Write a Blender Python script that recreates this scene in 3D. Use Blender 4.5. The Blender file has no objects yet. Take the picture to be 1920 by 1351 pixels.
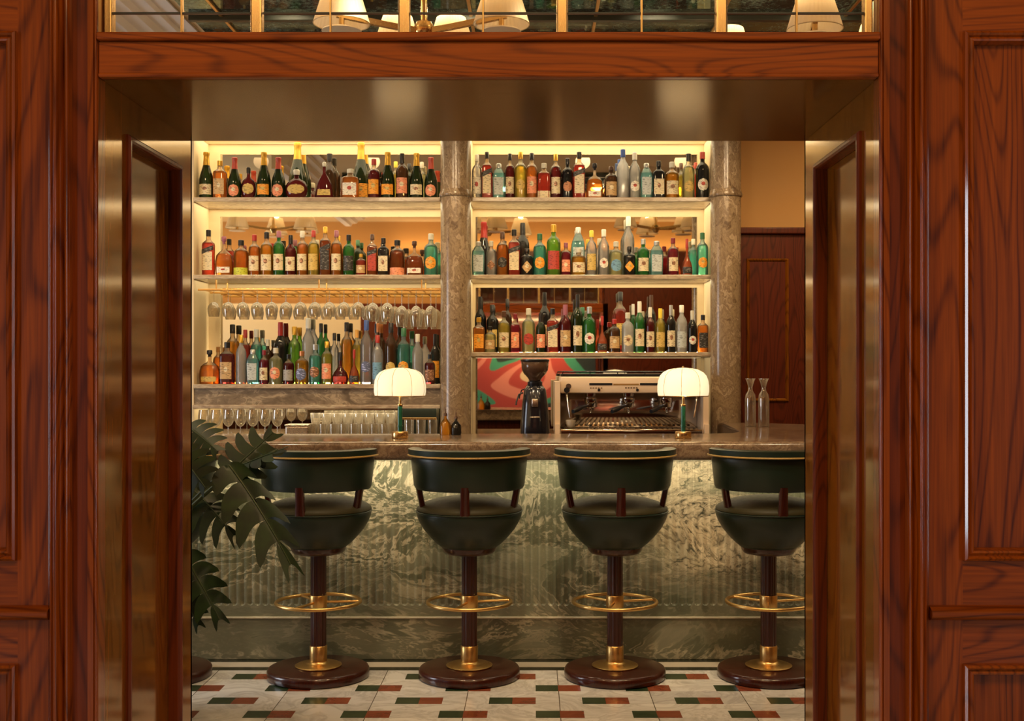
import bpy, bmesh, math, random
from mathutils import Vector, Matrix
random.seed(7)
S = bpy.context.scene
COL = S.collection
PI = math.pi
F = 2200.0      # focal length in pixels of the 1920x1351 frame
EYE = 1.39      # camera height

# ------------------------------------------------------------------ camera
cam_d = bpy.data.cameras.new('camera')
cam_d.sensor_width = 36.0
cam_d.lens = 36.0 * F / 1920.0
cam_d.shift_x = -40 / 1920.0
cam_d.shift_y = 21.5 / 1920.0
cam_d.clip_start = 0.05
cam = bpy.data.objects.new('camera', cam_d)
cam.location = (0, 0, EYE)
cam.rotation_euler = (PI / 2, 0, 0)
COL.objects.link(cam)
S.camera = cam

# ------------------------------------------------------------------ world, exposure
w = bpy.data.worlds.new('world')
S.world = w
w.use_nodes = True
w.node_tree.nodes['Background'].inputs[0].default_value = (1.0, 0.82, 0.6, 1)
w.node_tree.nodes['Background'].inputs[1].default_value = 0.006
S.view_settings.view_transform = 'Standard'
S.view_settings.look = 'None'
S.view_settings.gamma = 1
S.view_settings.use_curve_mapping = False
S.view_settings.exposure = 0.0
S.cycles.use_denoising = True
S.cycles.max_bounces = 9
S.cycles.diffuse_bounces = 3
S.cycles.glossy_bounces = 4
S.cycles.transmission_bounces = 6
S.cycles.transparent_max_bounces = 12
S.cycles.caustics_reflective = False
S.cycles.caustics_refractive = False
S.cycles.sample_clamp_indirect = 4.0

def area(name, loc, rot, sx, sy, power, color, spread=PI):
    l = bpy.data.lights.new(name, 'AREA')
    l.shape = 'RECTANGLE'; l.size = sx; l.size_y = sy
    l.energy = power; l.color = color; l.spread = spread
    o = bpy.data.objects.new(name, l)
    o.location = loc; o.rotation_euler = rot
    COL.objects.link(o)
    return o
def point(name, loc, power, color, r=0.04):
    l = bpy.data.lights.new(name, 'POINT')
    l.energy = power; l.color = color; l.shadow_soft_size = r
    o = bpy.data.objects.new(name, l); o.location = loc
    COL.objects.link(o); return o
def spot(name, loc, target, power, color, ang, blend=0.6, r=0.04):
    l = bpy.data.lights.new(name, 'SPOT')
    l.energy = power; l.color = color; l.shadow_soft_size = r
    l.spot_size = math.radians(ang); l.spot_blend = blend
    o = bpy.data.objects.new(name, l); o.location = loc
    o.rotation_euler = (Vector(target) - Vector(loc)).to_track_quat('-Z', 'Y').to_euler()
    COL.objects.link(o); return o

WARM = (1.0, 0.68, 0.35)
AMB = (1.0, 0.62, 0.28)
DAY = (0.80, 0.90, 1.0)
ZBEAM = EYE + (697 - 65) * 2.62 / F
# daylight through the tall windows of the front room, one on each side behind the camera
area('daylight_west', (-3.35, -0.2, 1.45), (0, math.radians(-90), 0), 2.2, 0.30, 38, DAY)
area('daylight_east', (3.35, -0.4, 1.45), (0, math.radians(90), 0), 2.2, 0.30, 38, DAY)
# ceiling lights of the front room
area('front_ceiling_glow', (0, 0.5, 3.25), (math.radians(12), 0, 0), 3.2, 0.8, 56, AMB)
# bar room ceiling wash
for x in (-2.0, -0.9, 0.2, 1.3):
    spot('stool_downlight', (x, 3.9, 3.09), (x, 4.9, 0.4), 60, WARM, 105, 1.0, 0.08)
for x in (-2.1, -1.2, -0.3, 0.6, 1.4):
    spot('shelf_fill', (x, 5.3, 3.09), (x * 0.85, 7.9, 1.9), 60, (1.0, 0.76, 0.46), 75, 1.0, 0.06)  # unseen fill added to brighten the bottles from the front
area('ceiling_fill', (0.6, 2.80, 2.80), (math.radians(195), 0, 0), 4.4, 0.05, 8, WARM)  # added upward fill so the ceiling looks brighter in the mirrors
area('ceiling_fill', (-3.0, 3.15, ZBEAM + 0.03), (math.radians(180), 0, 0), 3.0, 0.05, 14, WARM)  # more added uplight, over the left stretch of wall
area('bar_room_window', (-5.05, 5.1, 1.5), (0, math.radians(-90), 0), 1.9, 1.5, 75, (0.86, 0.93, 1.0))
area('counter_led', (-0.35, 5.56, 0.973), (math.radians(24), 0, 0), 5.3, 0.02, 15, (1.0, 0.84, 0.58))
for x in (-2.2, -1.3, -0.5, 0.4, 1.2, 2.1):
    spot('aisle_downlight', (x, 6.75, 3.09), (x, 7.5, 1.2), 45, WARM, 120, 1.0, 0.06)
for x in (1.9, 2.6):
    spot('wall_fill', (x, 7.0, 3.09), (x, 8.16, 2.2), 20, WARM, 100, 1.0, 0.06)  # added fill that brightens the tan wall beside the shelving
for x in (-3.6, -2.4, -1.3, 0.0, 1.3):
    spot('wall_fill', (x, 4.2, 3.09), (x, 3.32, 2.2), 70, WARM, 110, 1.0, 0.06)  # added fill for the bar-side wall that the mirrors reflect
# ceiling downlights washing the bar front
for (x, p) in ((-1.6, 55), (-0.64, 55), (0.05, 45), (0.74, 100), (1.6, 45)):
    spot('bar_downlight', (x, 4.35, 3.06), (x, 5.66, 0.62), p, (1.0, 0.80, 0.52), 44, 0.9)
# ------------------------------------------------------------------ helpers
def vx(px, D): return (px - 1000.0) * D / F
def vz(py, D): return EYE + (697.0 - py) * D / F

def new_obj(name, bm, mat=None, parent=None, smooth=None, loc=None):
    me = bpy.data.meshes.new(name)
    bmesh.ops.recalc_face_normals(bm, faces=bm.faces)
    bm.to_mesh(me); bm.free()
    o = bpy.data.objects.new(name, me)
    COL.objects.link(o)
    if mat is not None:
        for m in (mat if isinstance(mat, (list, tuple)) else [mat]): me.materials.append(m)
    if parent is not None: o.parent = parent
    if loc is not None: o.location = loc
    if smooth:
        me.shade_smooth()
        if smooth is not True: me.set_sharp_from_angle(angle=math.radians(smooth))
    return o
def empty(name, loc, label=None, cat=None, group=None, rz=0):
    o = bpy.data.objects.new(name, None); COL.objects.link(o)
    o.empty_display_size = 0.05
    o.location = loc; o.rotation_euler = (0, 0, rz)
    tag(o, label, cat, group)
    return o
def tag(o, label=None, cat=None, group=None, kind=None):
    if label: o['label'] = label
    if cat: o['category'] = cat
    if group: o['group'] = group
    if kind: o['kind'] = kind
    return o
def struct(name, bm, mat, smooth=None):
    o = new_obj(name, bm, mat, None, smooth)
    o['kind'] = 'structure'
    return o
def sroot(name):
    o = empty(name, (0, 0, 0)); o['kind'] = 'structure'; return o
def copy_tree(o, parent=None):
    c = o.copy(); COL.objects.link(c); c.parent = parent
    for ch in list(o.children): copy_tree(ch, c)
    return c

def box(bm, x0, x1, y0, y1, z0, z1, bev=0.0, seg=2, mi=0):
    r = bmesh.ops.create_cube(bm, size=1.0)
    for v in r['verts']:
        v.co = Vector(((x0 + x1) / 2 + v.co.x * (x1 - x0), (y0 + y1) / 2 + v.co.y * (y1 - y0), (z0 + z1) / 2 + v.co.z * (z1 - z0)))
    fs = set(f for v in r['verts'] for f in v.link_faces)
    for f in fs: f.material_index = mi
    if bev > 0:
        es = set(e for v in r['verts'] for e in v.link_edges)
        bmesh.ops.bevel(bm, geom=list(es), offset=bev, segments=seg, affect='EDGES', profile=0.5)
    return bm
def bx(x0, x1, y0, y1, z0, z1, bev=0.0, seg=2):
    return box(bmesh.new(), x0, x1, y0, y1, z0, z1, bev, seg)

def lathe(bm, prof, n=32, cx=0, cy=0, cz=0, e=2.0, dy=1.0, rfun=None, rot=0):
    """prof = [(r, z)]; e = superellipse exponent, dy = depth ratio"""
    rings = []
    for r, z in prof:
        if r < 1e-6:
            rings.append([bm.verts.new((cx, cy, cz + z))]); continue
        ring = []
        for i in range(n):
            a = 2 * PI * i / n + rot
            x, y = selip(a, e)
            k = rfun(a, z) if rfun else 1.0
            ring.append(bm.verts.new((cx + r * x * k, cy + r * dy * y * k, cz + z)))
        rings.append(ring)
    for A, B in zip(rings, rings[1:]):
        if len(A) == 1 and len(B) == 1: continue
        for i in range(n):
            j = (i + 1) % n
            if len(A) == 1: bm.faces.new((A[0], B[i], B[j]))
            elif len(B) == 1: bm.faces.new((A[i], A[j], B[0]))
            else: bm.faces.new((A[i], A[j], B[j], B[i]))
    return bm
def selip(a, e):
    c, s = math.cos(a), math.sin(a)
    if e == 2.0: return c, s
    k = (abs(c) ** e + abs(s) ** e) ** (-1.0 / e)
    return c * k, s * k
def cyl(bm, p0, p1, r0, r1=None, n=16, caps=True):
    p0, p1 = Vector(p0), Vector(p1); r1 = r0 if r1 is None else r1
    d = (p1 - p0).normalized()
    q = d.to_track_quat('Z', 'Y')
    A, B = [], []
    for i in range(n):
        a = 2 * PI * i / n
        u = q @ Vector((math.cos(a), math.sin(a), 0))
        A.append(bm.verts.new(p0 + u * r0)); B.append(bm.verts.new(p1 + u * r1))
    for i in range(n):
        j = (i + 1) % n
        bm.faces.new((A[i], A[j], B[j], B[i]))
    if caps: bm.faces.new(A); bm.faces.new(B)
    return bm
def tube(bm, pts, r, n=10, closed=False):
    pts = [Vector(p) for p in pts]; m = len(pts); rings = []
    rr = r if isinstance(r, (list, tuple)) else [r] * m
    up = Vector((0, 0, 1))
    for k in range(m):
        a = pts[(k - 1) % m] if (closed or k > 0) else pts[k]
        b = pts[(k + 1) % m] if (closed or k < m - 1) else pts[k]
        t = (b - a).normalized()
        s = t.cross(up)
        if s.length < 1e-3: s = t.cross(Vector((0, 1, 0)))
        s.normalize(); u = s.cross(t)
        rings.append([bm.verts.new(pts[k] + (s * math.cos(2 * PI * i / n) + u * math.sin(2 * PI * i / n)) * rr[k]) for i in range(n)])
    for k in range(m if closed else m - 1):
        A, B = rings[k], rings[(k + 1) % m]
        for i in range(n):
            j = (i + 1) % n
            bm.faces.new((A[i], A[j], B[j], B[i]))
    if not closed: bm.faces.new(rings[0]); bm.faces.new(rings[-1])
    return bm
def prism(bm, pts, z0, z1):
    A = [bm.verts.new((x, y, z0)) for x, y in pts]; B = [bm.verts.new((x, y, z1)) for x, y in pts]
    n = len(pts)
    bm.faces.new(A); bm.faces.new(B)
    for i in range(n):
        j = (i + 1) % n
        bm.faces.new((A[i], A[j], B[j], B[i]))
    return bm
def ring_mould(bm, a0, a1, b0, b1, prof, mp):
    """mitred moulding round a rectangle; prof=[(inset, out)], mp maps (a, b, out) to xyz"""
    rings = []
    for ins, out in prof:
        rings.append([bm.verts.new(mp(a, b, out)) for a, b in ((a0 + ins, b0 + ins), (a1 - ins, b0 + ins), (a1 - ins, b1 - ins), (a0 + ins, b1 - ins))])
    for A, B in zip(rings, rings[1:]):
        for i in range(4):
            j = (i + 1) % 4
            bm.faces.new((A[i], A[j], B[j], B[i]))
    return bm

# ------------------------------------------------------------------ materials
def srgb(r, g, b):
    f = lambda c: ((c / 255 + 0.055) / 1.055) ** 2.4 if c > 10 else c / 255 / 12.92
    return (f(r), f(g), f(b), 1)
MC = {}
def base_mat(name):
    m = bpy.data.materials.new(name); m.use_nodes = True
    nt = m.node_tree
    return m, nt, nt.nodes['Principled BSDF']
def pmat(name, col, rough=0.5, metal=0.0, coat=0.0, emis=None, es=0.0, trans=0.0, ior=1.45, spec=0.5):
    if name in MC: return MC[name]
    m, nt, b = base_mat(name)
    c = col if len(col) == 4 else (*col, 1)
    b.inputs['Base Color'].default_value = c
    b.inputs['Roughness'].default_value = rough
    b.inputs['Metallic'].default_value = metal
    b.inputs['Coat Weight'].default_value = coat
    b.inputs['Coat Roughness'].default_value = 0.08
    b.inputs['Transmission Weight'].default_value = trans
    b.inputs['IOR'].default_value = ior
    b.inputs['Specular IOR Level'].default_value = spec
    if emis:
        b.inputs['Emission Color'].default_value = (*emis, 1); b.inputs['Emission Strength'].default_value = es
    # faint procedural wear in the roughness
    if metal or coat or rough > 0.25:
        n = nt.nodes.new('ShaderNodeTexNoise'); n.inputs['Scale'].default_value = 18
        r = nt.nodes.new('ShaderNodeMapRange'); r.inputs[3].default_value = rough * 0.8; r.inputs[4].default_value = rough * 1.2
        nt.links.new(n.outputs['Fac'], r.inputs[0]); nt.links.new(r.outputs[0], b.inputs['Roughness'])
    MC[name] = m
    return m
def N(nt, t, **kw):
    n = nt.nodes.new(t)
    for k, v in kw.items():
        if k.startswith('_'): setattr(n, k[1:], v)
        else: n.inputs[k.replace('__', ' ')].default_value = v
    return n
def ramp(nt, fac, stops, interp='LINEAR'):
    r = nt.nodes.new('ShaderNodeValToRGB'); r.color_ramp.interpolation = interp
    el = r.color_ramp.elements
    while len(el) < len(stops): el.new(0.5)
    for e, (p, c) in zip(el, stops):
        e.position = p; e.color = c if len(c) == 4 else (*c, 1)
    nt.links.new(fac, r.inputs[0]); return r
def mth(nt, op, a, b=None, c=None):
    n = nt.nodes.new('ShaderNodeMath'); n.operation = op
    for i, v in enumerate((a, b, c)):
        if v is None: continue
        if isinstance(v, (int, float)): n.inputs[i].default_value = v
        else: nt.links.new(v, n.inputs[i])
    return n.outputs[0]
def mixc(nt, fac, a, b, blend='MIX'):
    n = nt.nodes.new('ShaderNodeMix'); n.data_type = 'RGBA'; n.blend_type = blend
    for s, v in ((n.inputs[0], fac), (n.inputs[6], a), (n.inputs[7], b)):
        if isinstance(v, (int, float)): s.default_value = v
        elif isinstance(v, tuple): s.default_value = v if len(v) == 4 else (*v, 1)
        else: nt.links.new(v, s)
    return n.outputs[2]

def wood(name, axis='z', dark=(0.030, 0.006, 0.002), light=(0.20, 0.055, 0.012), rough=0.45, coat=0.4, coat_r=0.10, seed=0.0, sc=1.0, coat_ior=1.5, tint=None, ior=1.5):
    key = name
    if key in MC: return MC[key]
    m, nt, b = base_mat(name)
    tc = N(nt, 'ShaderNodeTexCoord')
    mp = N(nt, 'ShaderNodeMapping')
    k = {'x': 0, 'y': 1, 'z': 2}[axis]
    s = [1.0 * sc, 1.0 * sc, 1.0 * sc]; s[k] = 0.16 * sc
    mp.inputs['Scale'].default_value = s
    mp.inputs['Location'].default_value = (seed, seed * 0.7, seed * 1.3)
    nt.links.new(tc.outputs['Object'], mp.inputs['Vector'])
    big = N(nt, 'ShaderNodeTexNoise', Scale=3.2, Detail=2.0, Roughness=0.5, Distortion=0.25)
    nt.links.new(mp.outputs[0], big.inputs['Vector'])
    rings = mth(nt, 'SINE', mth(nt, 'MULTIPLY', big.outputs['Fac'], 200.0))
    rg = mth(nt, 'MULTIPLY_ADD', rings, 0.5, 0.5)
    rg = mth(nt, 'SUBTRACT', 1.0, mth(nt, 'POWER', rg, 5.0))
    mp2 = N(nt, 'ShaderNodeMapping')
    s2 = [160.0 * sc] * 3; s2[k] = 4.0 * sc
    mp2.inputs['Scale'].default_value = s2
    nt.links.new(tc.outputs['Object'], mp2.inputs['Vector'])
    pore = N(nt, 'ShaderNodeTexNoise', Scale=1.0, Detail=3.0, Roughness=0.6)
    nt.links.new(mp2.outputs[0], pore.inputs['Vector'])
    broad = N(nt, 'ShaderNodeTexNoise', Scale=1.1, Detail=1.0)
    nt.links.new(mp.outputs[0], broad.inputs['Vector'])
    f1 = mth(nt, 'MULTIPLY_ADD', rg, 0.34, 0.12)
    f2 = mth(nt, 'MULTIPLY_ADD', pore.outputs['Fac'], 0.9, -0.42)
    f = mth(nt, 'ADD', f1, f2)
    f = mth(nt, 'ADD', f, mth(nt, 'MULTIPLY_ADD', broad.outputs['Fac'], 0.7, -0.22))
    mid = tuple(0.42 * light[i] + 0.58 * dark[i] for i in range(3))
    cr = ramp(nt, f, [(0.05, dark), (0.42, mid), (0.95, light)])
    nt.links.new(cr.outputs[0], b.inputs['Base Color'])
    b.inputs['Roughness'].default_value = rough
    b.inputs['Coat Weight'].default_value = coat
    b.inputs['Coat Roughness'].default_value = coat_r
    b.inputs['Coat IOR'].default_value = coat_ior
    b.inputs['IOR'].default_value = ior
    b.inputs['Specular IOR Level'].default_value = 0.5 if tint else 0.2
    if tint: b.inputs['Specular Tint'].default_value = (*tint, 1)
    if not tint:
        bp = N(nt, 'ShaderNodeBump', Strength=0.04, Distance=0.002)
        nt.links.new(pore.outputs['Fac'], bp.inputs['Height'])
        nt.links.new(bp.outputs[0], b.inputs['Normal'])
    MC[key] = m
    return m
def marble(name, stops, scale=1.6, dist=2.2, rough=0.22, fine=6.0, stretch=(1, 1, 1), fine_amt=0.35, coat=0.0, seed=0, warp=0.5, tilt=0.0):
    if name in MC: return MC[name]
    m, nt, b = base_mat(name)
    tc = N(nt, 'ShaderNodeTexCoord')
    mp = N(nt, 'ShaderNodeMapping'); mp.inputs['Scale'].default_value = stretch
    mp.inputs['Location'].default_value = (seed, seed * 0.37, seed * 0.61)
    mp.inputs['Rotation'].default_value = (0, tilt, 0)
    nt.links.new(tc.outputs['Object'], mp.inputs['Vector'])
    wn = N(nt, 'ShaderNodeTexNoise', Scale=scale * 1.3, Detail=3.0, Roughness=0.55)
    nt.links.new(mp.outputs[0], wn.inputs['Vector'])
    va = nt.nodes.new('ShaderNodeVectorMath'); va.operation = 'MULTIPLY_ADD'
    nt.links.new(wn.outputs['Color'], va.inputs[0]); va.inputs[1].default_value = (warp, warp, warp)
    nt.links.new(mp.outputs[0], va.inputs[2])
    n1 = N(nt, 'ShaderNodeTexNoise', Scale=scale, Detail=7.0, Roughness=0.62, Distortion=dist)
    nt.links.new(va.outputs[0], n1.inputs['Vector'])
    n2 = N(nt, 'ShaderNodeTexNoise', Scale=scale * fine, Detail=5.0, Roughness=0.6, Distortion=dist)
    nt.links.new(va.outputs[0], n2.inputs['Vector'])
    f = mth(nt, 'ADD', n1.outputs['Fac'], mth(nt, 'MULTIPLY_ADD', n2.outputs['Fac'], fine_amt, -fine_amt * 0.5))
    cr = ramp(nt, f, stops)
    nt.links.new(cr.outputs[0], b.inputs['Base Color'])
    b.inputs['Roughness'].default_value = rough
    b.inputs['Coat Weight'].default_value = coat
    MC[name] = m
    return m

WD, WL = (0.055, 0.0070, 0.0002), (0.35, 0.070, 0.0010)
W_V = wood('oak_vertical', 'z', WD, WL)
W_MLD = wood('oak_moulding', 'z', WD, WL, rough=0.35, coat=1.0, coat_r=0.09, seed=6.6)
W_V2 = wood('oak_vertical_b', 'z', WD, WL, seed=3.7)
W_H = wood('oak_horizontal', 'x', WD, WL, seed=1.3)
W_DK = wood('oak_dark_band', 'z', (0.035, 0.004, 0.0003), (0.20, 0.033, 0.001), seed=5.1)
W_SOF = wood('oak_soffit', 'x', (0.05, 0.016, 0.001), (0.16, 0.060, 0.003), rough=0.15, coat=0.0, seed=8.0, tint=(1.0, 0.72, 0.27), ior=2.6)
W_JMB = wood('oak_jamb', 'z', (0.07, 0.017, 0.001), (0.26, 0.080, 0.004), rough=0.10, coat=0.0, seed=9.0, tint=(1.0, 0.68, 0.26), ior=2.2)
W_BACK = wood('mahogany_panel', 'z', (0.035, 0.006, 0.002), (0.13, 0.022, 0.006), rough=0.4, coat=0.5, seed=2.2)
W_STOOL = wood('mahogany_stool', 'z', (0.012, 0.002, 0.001), (0.060, 0.009, 0.003), rough=0.35, coat=0.8, seed=4.0, sc=2.5)
BRASS = pmat('brass', (0.78, 0.50, 0.18), 0.30, 1.0)
BRASS_B = pmat('polished_brass', (0.62, 0.42, 0.18), 0.26, 1.0)
STEEL = pmat('brushed_steel', (0.62, 0.55, 0.47), 0.28, 1.0)
CHROME = pmat('chrome', (0.72, 0.68, 0.62), 0.10, 1.0)
MIRROR = pmat('mirror_silver', (0.80, 0.74, 0.62), 0.02, 1.0)
CREAM = pmat('cream_plaster', (0.74, 0.60, 0.37), 0.6)
WHITE = pmat('white_plaster', (0.88, 0.86, 0.84), 0.55)
TAN = pmat('tan_wall', (0.52, 0.28, 0.09), 0.7)
BLACK = pmat('black_plastic', (0.010, 0.010, 0.012), 0.3)
LEATHER = pmat('green_leather', (0.011, 0.023, 0.015), 0.38, 0, 0.0, spec=0.5)
LEATHER_S = pmat('green_leather_seat', (0.034, 0.030, 0.013), 0.5, spec=0.22)
PIPING = pmat('gold_piping', (0.42, 0.27, 0.08), 0.4)

MB_BAR = None
def bar_marble():
    m, nt, b = base_mat('green_swirl_marble')
    tc = N(nt, 'ShaderNodeTexCoord')
    mp = N(nt, 'ShaderNodeMapping'); mp.inputs['Scale'].default_value = (0.75, 1, 1.5)
    mp.inputs['Rotation'].default_value = (0, 0.35, 0)
    mp.inputs['Location'].default_value = (2.1, 0.3, 4.4)
    nt.links.new(tc.outputs['Object'], mp.inputs['Vector'])
    wn = N(nt, 'ShaderNodeTexNoise', Scale=2.4, Detail=4.0, Roughness=0.6, Distortion=0.8)
    nt.links.new(mp.outputs[0], wn.inputs['Vector'])
    va = nt.nodes.new('ShaderNodeVectorMath'); va.operation = 'MULTIPLY_ADD'
    nt.links.new(wn.outputs['Color'], va.inputs[0]); va.inputs[1].default_value = (0.8, 0.8, 0.8)
    nt.links.new(mp.outputs[0], va.inputs[2])
    n1 = N(nt, 'ShaderNodeTexNoise', Scale=1.25, Detail=6.0, Roughness=0.62, Distortion=1.6)
    nt.links.new(va.outputs[0], n1.inputs['Vector'])
    # closed swirling veins
    wv = mth(nt, 'SINE', mth(nt, 'MULTIPLY', n1.outputs['Fac'], 52.0))
    wv = mth(nt, 'POWER', mth(nt, 'MULTIPLY_ADD', wv, 0.5, 0.5), 2.6)
    zone = N(nt, 'ShaderNodeTexNoise', Scale=1.5, Detail=3.0, Distortion=0.6)
    nt.links.new(mp.outputs[0], zone.inputs['Vector'])
    zf = N(nt, 'ShaderNodeMapRange'); zf.inputs[1].default_value = 0.42; zf.inputs[2].default_value = 0.62
    nt.links.new(zone.outputs['Fac'], zf.inputs[0])
    base = ramp(nt, n1.outputs['Fac'], [(0.30, (0.070, 0.078, 0.046)), (0.48, (0.155, 0.160, 0.100)), (0.66, (0.27, 0.26, 0.175))])
    # pale seam sweeping across the slab (part of the stone itself)
    sep = N(nt, 'ShaderNodeSeparateXYZ'); nt.links.new(tc.outputs['Object'], sep.inputs[0])
    X, Z = sep.outputs[0], sep.outputs[2]
    ln = mth(nt, 'ADD', mth(nt, 'ADD', Z, mth(nt, 'MULTIPLY', X, 0.35)), mth(nt, 'MULTIPLY', wn.outputs['Fac'], 0.9))
    dd = mth(nt, 'ABSOLUTE', mth(nt, 'ADD', ln, -1.42))
    xr = N(nt, 'ShaderNodeMapRange'); xr.inputs[1].default_value = 0.25; xr.inputs[2].default_value = 0.75
    nt.links.new(X, xr.inputs[0])
    pr = N(nt, 'ShaderNodeMapRange'); pr.inputs[1].default_value = 0.34; pr.inputs[2].default_value = 0.10
    nt.links.new(dd, pr.inputs[0])
    pale = mth(nt, 'MULTIPLY', pr.outputs[0], xr.outputs[0])
    fine = N(nt, 'ShaderNodeTexNoise', Scale=9.0, Detail=6.0, Roughness=0.7, Distortion=2.0)
    nt.links.new(va.outputs[0], fine.inputs['Vector'])
    palec = ramp(nt, fine.outputs['Fac'], [(0.36, (0.06, 0.06, 0.04)), (0.44, (0.34, 0.28, 0.18)), (0.55, (0.66, 0.55, 0.36))])
    vein = mth(nt, 'MULTIPLY', wv, mth(nt, 'MULTIPLY_ADD', zf.outputs[0], 0.85, 0.12))
    c = mixc(nt, vein, base.outputs[0], (0.62, 0.55, 0.38))
    c = mixc(nt, pale, c, palec.outputs[0])
    nt.links.new(c, b.inputs['Base Color'])
    b.inputs['Roughness'].default_value = 0.25
    return m
MB_BAR = bar_marble()
MB_COL = marble('column_marble', [(0.28, (0.10, 0.062, 0.034)), (0.44, (0.28, 0.205, 0.125)), (0.51, (0.17, 0.115, 0.070)), (0.60, (0.38, 0.29, 0.19)), (0.72, (0.23, 0.165, 0.105))], scale=3.4, dist=2.0, stretch=(1.3, 1.3, 0.8), seed=1)
MB_SHF = marble('shelf_marble', [(0.32, (0.24, 0.17, 0.11)), (0.5, (0.40, 0.31, 0.22)), (0.62, (0.55, 0.46, 0.33)), (0.7, (0.32, 0.25, 0.17))], scale=3.0, dist=2.0, stretch=(0.5, 1, 2), seed=5)
MB_FAS = marble('fascia_marble', [(0.32, (0.13, 0.10, 0.07)), (0.5, (0.22, 0.17, 0.12)), (0.58, (0.40, 0.32, 0.22)), (0.66, (0.2, 0.16, 0.11))], scale=2.4, dist=2.5, stretch=(0.7, 1, 1.6), seed=7)
MB_TOP = marble('counter_marble', [(0.30, (0.10, 0.065, 0.042)), (0.5, (0.19, 0.125, 0.082)), (0.62, (0.28, 0.20, 0.13)), (0.74, (0.17, 0.115, 0.075))], scale=5.0, dist=1.2, rough=0.14, fine=8, fine_amt=0.8, seed=3)

def floor_mat():
    m, nt, b = base_mat('inlaid_marble_floor')
    tc = N(nt, 'ShaderNodeTexCoord'); sep = N(nt, 'ShaderNodeSeparateXYZ')
    nt.links.new(tc.outputs['Object'], sep.inputs[0])
    X, Y = sep.outputs[0], sep.outputs[1]
    P = 0.394
    a = mth(nt, 'DIVIDE', mth(nt, 'ADD', X, 100 * P - 0.010), P)
    bb = mth(nt, 'DIVIDE', mth(nt, 'ADD', Y, 100 * P - 4.718), P)
    fb = mth(nt, 'FRACT', bb)
    odd = mth(nt, 'GREATER_THAN', fb, 0.5)
    fa = mth(nt, 'FRACT', mth(nt, 'ADD', a, mth(nt, 'MULTIPLY', odd, 0.5)))
    inrow = mth(nt, 'LESS_THAN', mth(nt, 'FRACT', mth(nt, 'MULTIPLY', fb, 2.0)), 0.5)
    green = mth(nt, 'MULTIPLY', inrow, mth(nt, 'LESS_THAN', fa, 0.25))
    pair = mth(nt, 'MULTIPLY', inrow, mth(nt, 'LESS_THAN', fa, 0.5))
    # slab joints
    fj = mth(nt, 'FRACT', mth(nt, 'ADD', a, -0.25))
    j1 = mth(nt, 'LESS_THAN', mth(nt, 'ABSOLUTE', mth(nt, 'ADD', fj, -0.003)), 0.006)
    # per-slab tone
    cellx = mth(nt, 'FLOOR', mth(nt, 'ADD', a, -0.25)); celly = mth(nt, 'FLOOR', mth(nt, 'MULTIPLY', bb, 2.0))
    cv = N(nt, 'ShaderNodeCombineXYZ'); nt.links.new(cellx, cv.inputs[0]); nt.links.new(celly, cv.inputs[1])
    wnz = N(nt, 'ShaderNodeTexWhiteNoise'); nt.links.new(cv.outputs[0], wnz.inputs[0])
    n1 = N(nt, 'ShaderNodeTexNoise', Scale=3.5, Detail=7.0, Roughness=0.6, Distortion=1.8)
    nt.links.new(tc.outputs['Object'], n1.inputs['Vector'])
    wc = ramp(nt, n1.outputs['Fac'], [(0.30, (0.55, 0.53, 0.50)), (0.46, (0.80, 0.79, 0.76)), (0.52, (0.62, 0.60, 0.57)), (0.58, (0.84, 0.83, 0.80))])
    tone = ramp(nt, wnz.outputs[0], [(0.0, (0.74, 0.74, 0.76)), (1.0, (1, 1, 1))])
    wcol = mixc(nt, 1.0, wc.outputs[0], tone.outputs[0], 'MULTIPLY')
    gcol = ramp(nt, n1.outputs['Fac'], [(0.3, (0.012, 0.030, 0.015)), (0.7, (0.05, 0.075, 0.035))])
    rcol = ramp(nt, n1.outputs['Fac'], [(0.3, (0.17, 0.035, 0.015)), (0.7, (0.30, 0.085, 0.04))])
    c = mixc(nt, j1, wcol, (0.10, 0.08, 0.06))
    c = mixc(nt, pair, c, rcol.outputs[0])
    c = mixc(nt, green, c, gcol.outputs[0])
    # border bands along the bar
    b1 = mth(nt, 'GREATER_THAN', Y, 5.47); b2 = mth(nt, 'GREATER_THAN', Y, 5.53); b3 = mth(nt, 'GREATER_THAN', Y, 5.625)
    c = mixc(nt, b1, c, (0.018, 0.02, 0.012)); c = mixc(nt, b2, c, (0.60, 0.52, 0.40)); c = mixc(nt, b3, c, (0.018, 0.02, 0.012))
    nt.links.new(c, b.inputs['Base Color'])
    b.inputs['Roughness'].default_value = 0.2
    return m
FLOOR = floor_mat()

# ------------------------------------------------------------------ room shells
Dn, Df = 2.62, 3.323         # near and far face of the panelled opening
XL, XR = vx(188, Dn), vx(1645, Dn)
ZS = vz(148, Dn)             # soffit height
ZB = vz(65, Dn)              # top of the beam
CEIL = 3.12
struct('floor', bx(-5.2, 3.6, -3.7, 9.0, -0.1, 0.0), FLOOR)
struct('ceiling', bx(-5.2, 3.6, Dn, 9.0, CEIL, CEIL + 0.1), CREAM)
struct('ceiling', bx(-5.2, 3.6, -3.7, Dn, 3.35, 3.45), pmat('brown_ceiling', (0.22, 0.11, 0.04), 0.7))
struct('wall_left', bx(-5.2, -5.1, 3.3, 9.0, 0, CEIL), TAN)
struct('wall_right', bx(3.0, 3.1, 3.3, 9.0, 0, CEIL), TAN)
struct('wall_left', bx(-3.55, -3.45, -3.7, Dn, 0, 3.35), W_V)
struct('wall_right', bx(3.45, 3.55, -3.7, Dn, 0, 3.35), W_V)
struct('wall_back', bx(-3.5, 3.5, -3.7, -3.6, 0, 3.35), W_BACK)
struct('wall_back', bx(-5.1, 3.0, 8.17, 8.3, 0, CEIL), TAN)

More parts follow.
